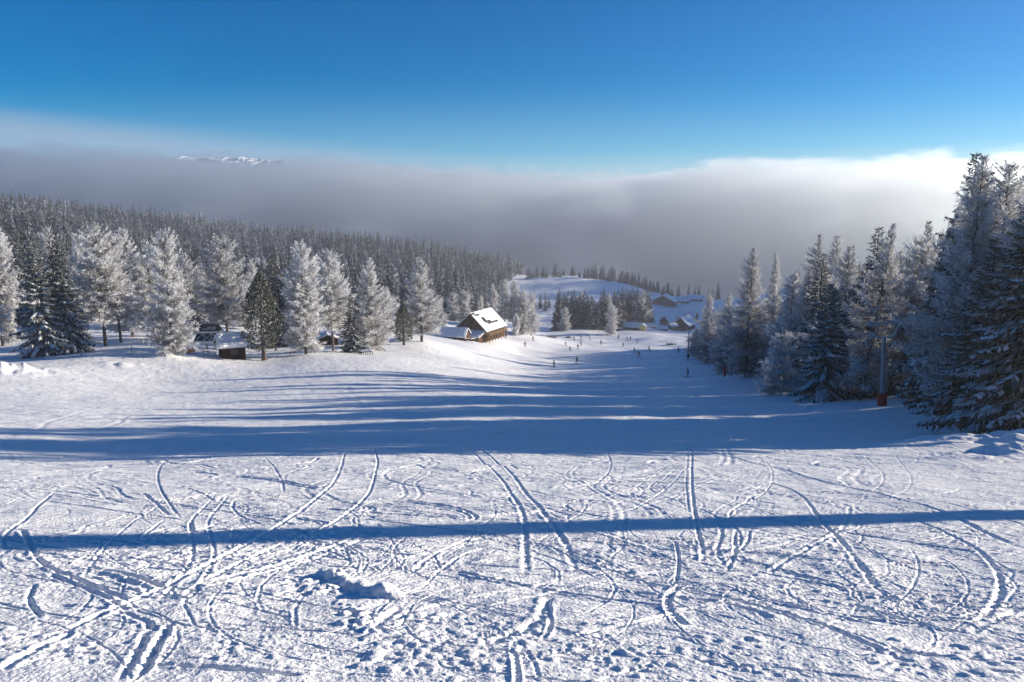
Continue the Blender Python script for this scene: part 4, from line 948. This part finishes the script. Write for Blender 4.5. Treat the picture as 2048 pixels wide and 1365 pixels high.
for k, x_ in enumerate((-2.9, .15, .95, 2.2)): MB().box(x_ - .11, x_ + .11, -.1, .1, 0, (1.5, .95, .95, .7)[k]).build('post', M_WHITE, fe)
MB().bar((.2, -.14, .95), (2.6, -.14, .55), .06, 6).build('rail', M_DARKWOOD, fe)
ox = ray(383, 706)[0] * 125.5; og = empty('snow_gun', (ox, 125.5, gz(ox, 125.5) - .05), R(20)); tag(og, 'small orange snow gun with snow on top, between white posts', 'snow gun')
b = MB(); b.bar((-.6, 0, .62), (.55, 0, .75), .42, 14, .36); b.build('drum', M_ORANGE, og); MB().box(-.5, .4, -.28, .28, 1.02, 1.22).build('snow_cap', M_ROOFSNOW, og, bevel=.07)
for s_ in (-1, 1): MB().bar((-.05, 0, .35), (s_ * .5, s_ * .3, 0), .05).build('leg', M_STEEL, og)
for px_, d_, h_, lb in ((162, 116, 1.7, 'thin dark marker pole in front of the snowy spruce pair'), (264, 117, 1.6, 'thin dark marker pole in front of the frosted larches'), (672, 137, 1.0, 'short grey post beside the frosted larch trunk')):
    x_ = ray(px_, 705)[0] * d_; tag(MB().bar((0, 0, -.1), (0, 0, h_), .05, 6).build('marker_pole', M_DARKWOOD, None, loc=(x_, d_, gz(x_, d_))), lb, 'pole')
# terrace furniture by the chalet
tp_ = None
for k, (px_, d_, lb) in enumerate(((935, 219, 'dark picnic table with benches, left of the two below the chalet'), (945, 222, 'dark picnic table with benches beside the chalet corner posts'))):
    x_ = ray(px_, 690)[0] * d_; t = empty('picnic_table', (x_, d_, gz(x_, d_) - .03), R(20 + 30 * k)); tag(t, lb, 'table', 'picnic tables below the chalet')
    MB().box(-1, 1, -.4, .4, .72, .78).build('tabletop', M_DARKWOOD, t); MB().box(-1, 1, -.42, .42, .782, .9).build('snow_cushion', M_ROOFSNOW, t, bevel=.03)
    for s_ in (-1, 1):
        MB().box(-1, 1, s_ * .75 - .14, s_ * .75 + .14, .42, .47).build('bench_seat', M_DARKWOOD, t); MB().hexa([(s_ * .8 - .05, -.8, 0), (s_ * .8 + .05, -.8, 0), (s_ * .8 + .05, .8, 0), (s_ * .8 - .05, .8, 0)], [(s_ * .8 - .05, -.3, .715), (s_ * .8 + .05, -.3, .715), (s_ * .8 + .05, .3, .715), (s_ * .8 - .05, .3, .715)]).build('leg', M_DARKWOOD, t)
x_ = ray(952, 690)[0] * 217; rk = empty('ski_rack', (x_, 217, gz(x_, 217) - .05), R(15)); tag(rk, 'wooden ski rack with skis leaning on it, below the chalet', 'rack')
for s_ in (-1, 1): MB().bar((s_ * 1.2, 0, 0), (s_ * 1.2, 0, 1.2), .07).build('post', M_WOODL, rk)
MB().bar((-1.3, 0, 1.1), (1.3, 0, 1.1), .05).build('rail', M_WOODL, rk)
# village
def bare2(a, b): return False
house('barn', 'big dark barn at the foot of the knoll, biggest roof of the village', 1326, 600, R(-24), 19, 13, 3.6, 4.8, M_GREYWALL, 'barn', None, .4, .8, ph=600)
house('house', 'small house with bright snowy roof below the big barn', 1329, 470, R(-42), 6.4, 7, 2.6, 3.2, M_GREYWALL, 'house', None, .35, .6, windows=((0, 3.0, .8, .9),), ph=640)
house('house', 'dark gabled house with bright white roof at the right of the village', 1361, 432, R(-38), 9.5, 10, 3.2, 4.0, M_DARKWOOD, 'house', None, .4, .8, windows=((-1.8, 3.2, .9, 1.0), (1.8, 3.2, .9, 1.0)), chimney=True, ph=660)
house('lodge', 'long low lodge with a sunlit yellow gable end beside the valley grove', 1283, 400, R(68), 5.0, 9.5, 1.9, 1.9, M_DARKWOOD, 'lodge', None, .4, .7, ph=660)
yl = house('annex_building', 'gabled annex in front of the long low lodge, its sunlight painted as yellow', 1284.5, 394, R(-20), 3.4, 3, 2.2, 1.2, M_YELLOW, 'building', None, .3, .3, ph=660, row_dz=.2)
house('hut', 'flat long snow-roofed hut between the lodge and the white-roofed house', 1313, 418, R(84), 4.4, 10, 1.9, 1.2, M_GREYWALL, 'hut', None, .45, .5, ph=658)
house('hut', 'small grey hut left of the dark gabled house', 1338, 425, R(-60), 3.6, 5, 1.8, 1.3, M_DARKWOOD, 'hut', None, .4, .4, ph=658)
house('hut', 'low hut with snow roof below the dark gabled house', 1335, 408, R(80), 3.2, 6, 1.4, 1.0, M_DARKWOOD, 'hut', None, .4, .4, ph=664)
house('house', 'grey house with wide snowy roof behind the sparse dark larch', 1392, 500, R(60), 9, 12, 2.6, 3.4, M_GREYWALL, 'house', None, .4, .7, ph=630)
house('house', 'hazy low house on the plateau behind the village', 1378, 640, R(75), 9, 16, 2.2, 3.0, M_GREYWALL, 'house', None, .4, .7, ph=606)
house('house', 'hazy farthest house beyond the big barn, at the edge of the fog', 1405, 660, R(70), 9, 14, 2.4, 3.0, M_GREYWALL, 'house', None, .4, .7, ph=606)
for px_, d_, h_, lb in ((1366, 610, 9, 'hazy thin mast on the plateau behind the village'), (1373, 470, 8, 'grey lamp mast standing in the village'), (1323, 480, 8, 'thin pole left of the small bright-roofed house')):
    x_ = ray(px_, 600)[0] * d_; tag(MB().bar((0, 0, -.2), (0, 0, h_), .14, 6, .09).build('mast', M_GREYWALL, None, loc=(x_, d_, gz(x_, d_))), lb, 'mast')

# --- drag-lift pylons
def pylon(px, d, H, w, label, group, tilt, pad=True, arm=3.0, rz=0):
    x = ray(px, 815)[0] * d; r = empty('lift_pylon', (x, d, gz(x, d) - .2), rz); r.rotation_euler = (0, tilt, rz); tag(r, label, 'lift pylon', group)
    t = MB(); t.bar((0, 0, 0), (0, 0, H - 1.35), w, 14, w * .68); t = t.build('mast', M_STEEL, r, smooth=False)
    b = MB()
    for k in range(int((H - 3) / .33)): z = 1.9 + k * .33; b.bar((-.16, -w - .12, z), (.16, -w - .12, z), .018, 5)
    for s_ in (-1, 1): b.bar((s_ * .16, -w - .12, 1.7), (s_ * .16, -w * .7 - .12, H - 1.4), .02, 5)
    b.build('ladder', M_STEEL, t)
    b = MB(); P = [(-arm / 2, 0, H), (-arm * .33, 0, H - .95), (-arm * .22, 0, H - 1.25), (arm * .24, 0, H - 1.28), (arm * .33, 0, H - 1.0), (arm / 2 - .1, 0, H)]
    for p, q in zip(P[:-1], P[1:]): b.bar(p, q, .085, 8)
    b.bar((-arm / 2 - .1, 0, H), (arm / 2 + .1, 0, H + .02), .09, 8); b.bar((-.1, 0, H - 1.3), (-.1, 0, H - 1.26), .3, 10); b.build('crossarm', M_FROSTED, r)
    for s_ in (-1, 1):
        sh = MB(); sh.bar((s_ * arm * .47, -.55, H - .45), (s_ * arm * .47, .55, H - .45), .045, 6); sh.bar((s_ * arm * .47, 0, H - .45), (s_ * arm * .47, 0, H), .04, 6); sh = sh.build('sheave_bracket', M_STEEL, r)
        for y_ in (-.45, 0, .45): MB().bar((s_ * arm * .47 - .05, y_, H - .45), (s_ * arm * .47 + .05, y_, H - .45), .19, 12).build('sheave', M_BLACK, sh)
    if pad:
        p_ = MB(); p_.lathe([(w + .04, .1), (w + .16, .13), (w + .15, 1.30), (w + .05, 1.34)], sides=10); p_.build('foot_pad', M_RED, r)
    return r
pylon(1764, 63, 7.6, .23, 'grey drag-lift pylon with a red padded foot, nearest to the viewer', 'drag-lift pylons', R(-3.5), arm=2.75)
pylon(1457, 134, 8.0, .24, 'smaller dark drag-lift pylon farther down the forest edge', 'drag-lift pylons', R(-2), pad=False, arm=2.8)
pylon(1371, 255, 8.0, .24, 'farthest drag-lift pylon, thin and dark beside the last trees', 'drag-lift pylons', R(0), pad=False, arm=1.6)
x_ = ray(1449, 752)[0] * 131; tag(MB().lathe([(.12, 0), (.2, .02), (.2, 1.75), (.1, 1.8)], sides=8).build('padded_post', M_RED, None, loc=(x_, 131, gz(x_, 131))), 'red padded post left of the smaller drag-lift pylon', 'post')
for px_, d_, h_, lb in ((1772, 70, 3.2, 'thin grey pole right behind the red-footed pylon'), (1561, 86, 1.8, 'thin marker pole in the snow in front of the small white larch'), (1638, 73, 1.7, 'pale marker pole in front of the blue-shaded spruce, left one'), (1653, 73, 1.6, 'pale marker pole in front of the blue-shaded spruce, right one'), (1416, 165, 1.6, 'short dark post at the foot of the forest edge above the far pylon')):
    x_ = ray(px_, 780)[0] * d_; tag(MB().bar((0, 0, -.2), (.02, 0, h_), .035, 6, .03).build('marker_pole', M_STEEL, None, loc=(x_, d_, gz(x_, d_))), lb, 'pole')
# the tall pylon whose shadow crosses the foreground; it stands to the right, outside the picture
_p = hit(1024, 1058); sx_, sy_ = _p[0] + 27 * math.sin(SUN_AZ), _p[1] + 27 * math.cos(SUN_AZ)
big = MB(); big.bar((0, 0, -1), (0, 0, 19), .58, 20, .42); big = big.build('cable_pylon', M_STEEL, None, loc=(sx_, sy_, gz(sx_, sy_))); tag(big, 'thick grey steel pylon standing right of the piste outside the photo', 'pylon')

# --- skiers
def body_mesh(name, J, E, rads):
    """one continuous figure grown over a joint skeleton"""
    me = bpy.data.meshes.new(name + '_rig'); me.from_pydata(J, E, []); o = bpy.data.objects.new(name + '_rig', me); COL.objects.link(o)
    sk = o.modifiers.new('skin', 'SKIN'); 
    for i, v in enumerate(me.skin_vertices[0].data): v.radius = (rads[i], rads[i]); v.use_root = (i == 0)
    sb = o.modifiers.new('sub', 'SUBSURF'); sb.levels = 1; sb.render_levels = 1
    dg = bpy.context.evaluated_depsgraph_get(); out = bpy.data.meshes.new_from_object(o.evaluated_get(dg)); out.name = name
    bpy.data.objects.remove(o); return out
M_SKI = mat('ski_topsheet', (.05, .05, .06), .4, .4); M_SKIN = mat('skin', (.50, .30, .22), .6, .3)
CLOTH = [mat('dark_ski_clothes', (.012, .014, .022), .8, .15, col2=(.02, .022, .032), vscale=5), mat('navy_ski_clothes', (.014, .02, .045), .8, .15, col2=(.02, .03, .06), vscale=5), mat('brown_ski_clothes', (.05, .03, .024), .8, .15, col2=(.03, .022, .02), vscale=5)]
def skier_meshes(crouch, lean, spread, arms):
    """y is the direction of travel; crouch 0..1, lean sideways, spread of the legs, arms (forward, out)"""
    hip = .98 - .30 * crouch; kz = .50 - .10 * crouch; ky = .06 + .24 * crouch; hy = -.10 * crouch
    ty = hy + .05 + .32 * crouch; sz = hip + .50 - .12 * crouch; lx = lean * .35
    J = [(lx * .5, hy, hip), (lx * .7, (hy + ty) / 2, hip + .26), (lx, ty, sz), (lx * 1.05, ty + .03, sz + .10), (lx * 1.1, ty + .06, sz + .20), (lx * 1.1, ty + .07, sz + .30)]
    E = [(0, 1), (1, 2), (2, 3), (3, 4), (4, 5)]; rd = [.155, .15, .145, .07, .10, .075]
    for s in (-1, 1):
        n = len(J); f, o_ = arms
        J += [(s * .11 + lx * .5, hy, hip - .08), (s * (.13 + spread * .5) + lx * .25, ky, kz), (s * (.13 + spread), 0, .12), (s * (.13 + spread), .13, .07)]; E += [(0, n), (n, n + 1), (n + 1, n + 2), (n + 2, n + 3)]; rd += [.10, .075, .06, .055]
        n = len(J); J += [(s * .19 + lx, ty, sz - .03), (s * (.24 + o_ * .6) + lx, ty + f * .35, sz - .28), (s * (.25 + o_) + lx, ty + f, sz - .36), (s * (.25 + o_) + lx, ty + f + .08, sz - .37)]; E += [(2, n), (n, n + 1), (n + 1, n + 2), (n + 2, n + 3)]; rd += [.075, .055, .045, .045]
    bm_ = body_mesh('body', J, E, rd); parts = []
    hd = Vector(J[5]); parts.append(('helmet', MB().lathe([(.10, -.06), (.135, .0), (.125, .07), (.07, .125), (.01, .14)], (hd.x, hd.y - .01, hd.z - .01), 12), M_BLACK))
    parts.append(('goggles', MB().box(hd.x - .075, hd.x + .075, hd.y + .075, hd.y + .135, hd.z - .055, hd.z + .005), M_GLASS))
    parts.append(('face', MB().lathe([(.02, -.17), (.055, -.13), (.065, -.06), (.05, -.055)], (hd.x, hd.y + .045, hd.z), 8), M_SKIN))
    for s in (-1, 1):
        fx_ = s * (.13 + spread); parts.append(('ski', MB().hexa([(fx_ - .045, -.75, .0), (fx_ + .045, -.75, .0), (fx_ + .05, .8, .0), (fx_ - .05, .8, .0)], [(fx_ - .045, -.75, .025), (fx_ + .045, -.75, .025), (fx_ + .05, .8, .025), (fx_ - .05, .8, .025)]).hexa([(fx_ - .05, .8, 0), (fx_ + .05, .8, 0), (fx_ + .03, .98, .08), (fx_ - .03, .98, .08)], [(fx_ - .05, .8, .025), (fx_ + .05, .8, .025), (fx_ + .03, .98, .1), (fx_ - .03, .98, .1)]), M_SKI))
        hnd = Vector(J[13 if s < 0 else 21]); parts.append(('ski_pole', MB().bar(hnd + Vector((0, .02, .06)), Vector((hnd.x + s * .12, hnd.y - .55, .02)), .012, 5), M_STEEL))
    return bm_, [(n, mb, m) for n, mb, m in parts]
POSES = []
for args in ((.15, 0, .04, (.22, .12)), (.75, .15, .10, (.34, .10)), (.35, .25, .16, (.25, .22)), (.05, 0, .12, (.10, .10))):
    bm_, ps = skier_meshes(*args); bm_.polygons.foreach_set('use_smooth', [True] * len(bm_.polygons)); L_ = []
    for n, mb, m in ps: o = mb.build(n, m); L_.append((n, o.data)); bpy.data.objects.remove(o)
    POSES.append((bm_, L_))
bodies = {}
def skier(px, row, pose, face, cloth, label, k=1.12):
    x, y, z = hit(px, row, 120, 420); r = empty('person', (x, y, z), face); tag(r, label, 'person', 'skiers on the slope'); r.scale = (k, k, k)
    bm_, L_ = POSES[pose]; key = (pose, cloth)
    if key not in bodies: me = bm_.copy(); me.name = 'body'; me.materials.clear(); me.materials.append(CLOTH[cloth]); bodies[key] = me
    link('body', bodies[key], (), r)
    for n, me in L_: link(n, me, (), r)
SK = [(1108.5,735.5,2,.9,0,'skier in dark clothes bending sideways, nearest of the two left of centre'), (1154,727.5,3,.3,0,'skier in dark clothes standing legs apart, nearer the middle of the slope'), (1376,755.5,0,1.3,1,'dark skier gliding near the forest edge, nearest to the viewer'),
 (1376,722,0,2.9,0,'dark skier upright by the forest edge, above the nearest one'), (1277.7,715,0,.4,1,'dark skier standing in the shade, largest of the three in mid-shadow'), (1270,706,1,1.6,0,'skier crouching low with poles out in the shade'), (1298.7,703,2,2.2,0,'small dark skier leaning in the shade at the right'),
 (1357,707,0,3.0,0,'dark skier standing at the shadow border close to the far trees'), (1246,695,2,.2,0,'leaning dark skier just above the shadow border'), (1275,687.3,1,1.2,0,'tiny crouching skier high on the right of the slope'), (1201.8,690,0,3.1,2,'tiny skier standing alone in the middle of the bright snow'),
 (1236.7,678.5,0,.1,0,'tiny upright skier farthest up, below the valley grove'), (1254.6,681.5,3,2.0,0,'left one of two tiny skiers close together below the lodge'), (1261,681,0,2.5,0,'right one of two tiny skiers close together below the lodge'), (1132,692,1,1.4,0,'skier bent forward on the bright snow left of the crossing group'),
 (1140.7,702,1,2.6,2,'skier crouching down below the bent skier'), (1155.7,699,3,.2,2,'brown-clad skier standing upright beside the crouching one'), (1162,692,0,.6,0,'dark skier right behind the brown-clad one'), (1148,682,0,2.9,0,'tiny skier standing left in the upper row of three'), (1162,680,0,.4,0,'tiny skier in the middle of the upper row of three'),
 (1179.7,680,0,1.5,0,'tiny skier at the right of the upper row of three'), (1066.4,682,0,.8,0,'dark skier below the white larches at the right end of the chalet group'), (1050,694,2,.5,1,'leaning dark skier on the snow right of the chalet terrace'), (1011,677,0,.3,0,'person in dark clothes standing next to the chalet wall')]
for s_ in SK: skier(*s_)
# low bushes
def bush(px, row, w, h, label):
    x, y, z = hit(px, row, 120, 420); rg = np.random.default_rng(int(px)); B = Blades(); n = 260
    o = rg.normal(0, 1, (n, 3)) * [w * .28, w * .2, 0]; o[:, 2] = 0; d = unit(rg.normal(0, 1, (n, 3)) * [.7, .7, .3] + [0, 0, .6]); B.add(o, o + d * (h * rg.uniform(.5, 1.1, n))[:, None], .07, np.cross(d, rg.normal(0, 1, (n, 3))), rg.uniform(0, .5, n))
    tag(link('bush', B.mesh('bush'), M_PINE, None, (x, y, z - .05)), label, 'bush')
bush(1105, 676, 4.2, 1.5, 'wide low dark bush in the snow right of the chalet larches'); bush(1136, 676, 2.2, 1.1, 'small dark bush left of the tiny upper row of skiers'); bush(1342, 690, 3.0, 1.2, 'dark scrub below the white-roofed village house')
bush(1347, 640, 4.5, 2.4, 'rounded dark bush right of the small bright-roofed house'); bush(1361, 639, 4.5, 2.4, 'second rounded dark bush above the dark gabled house')
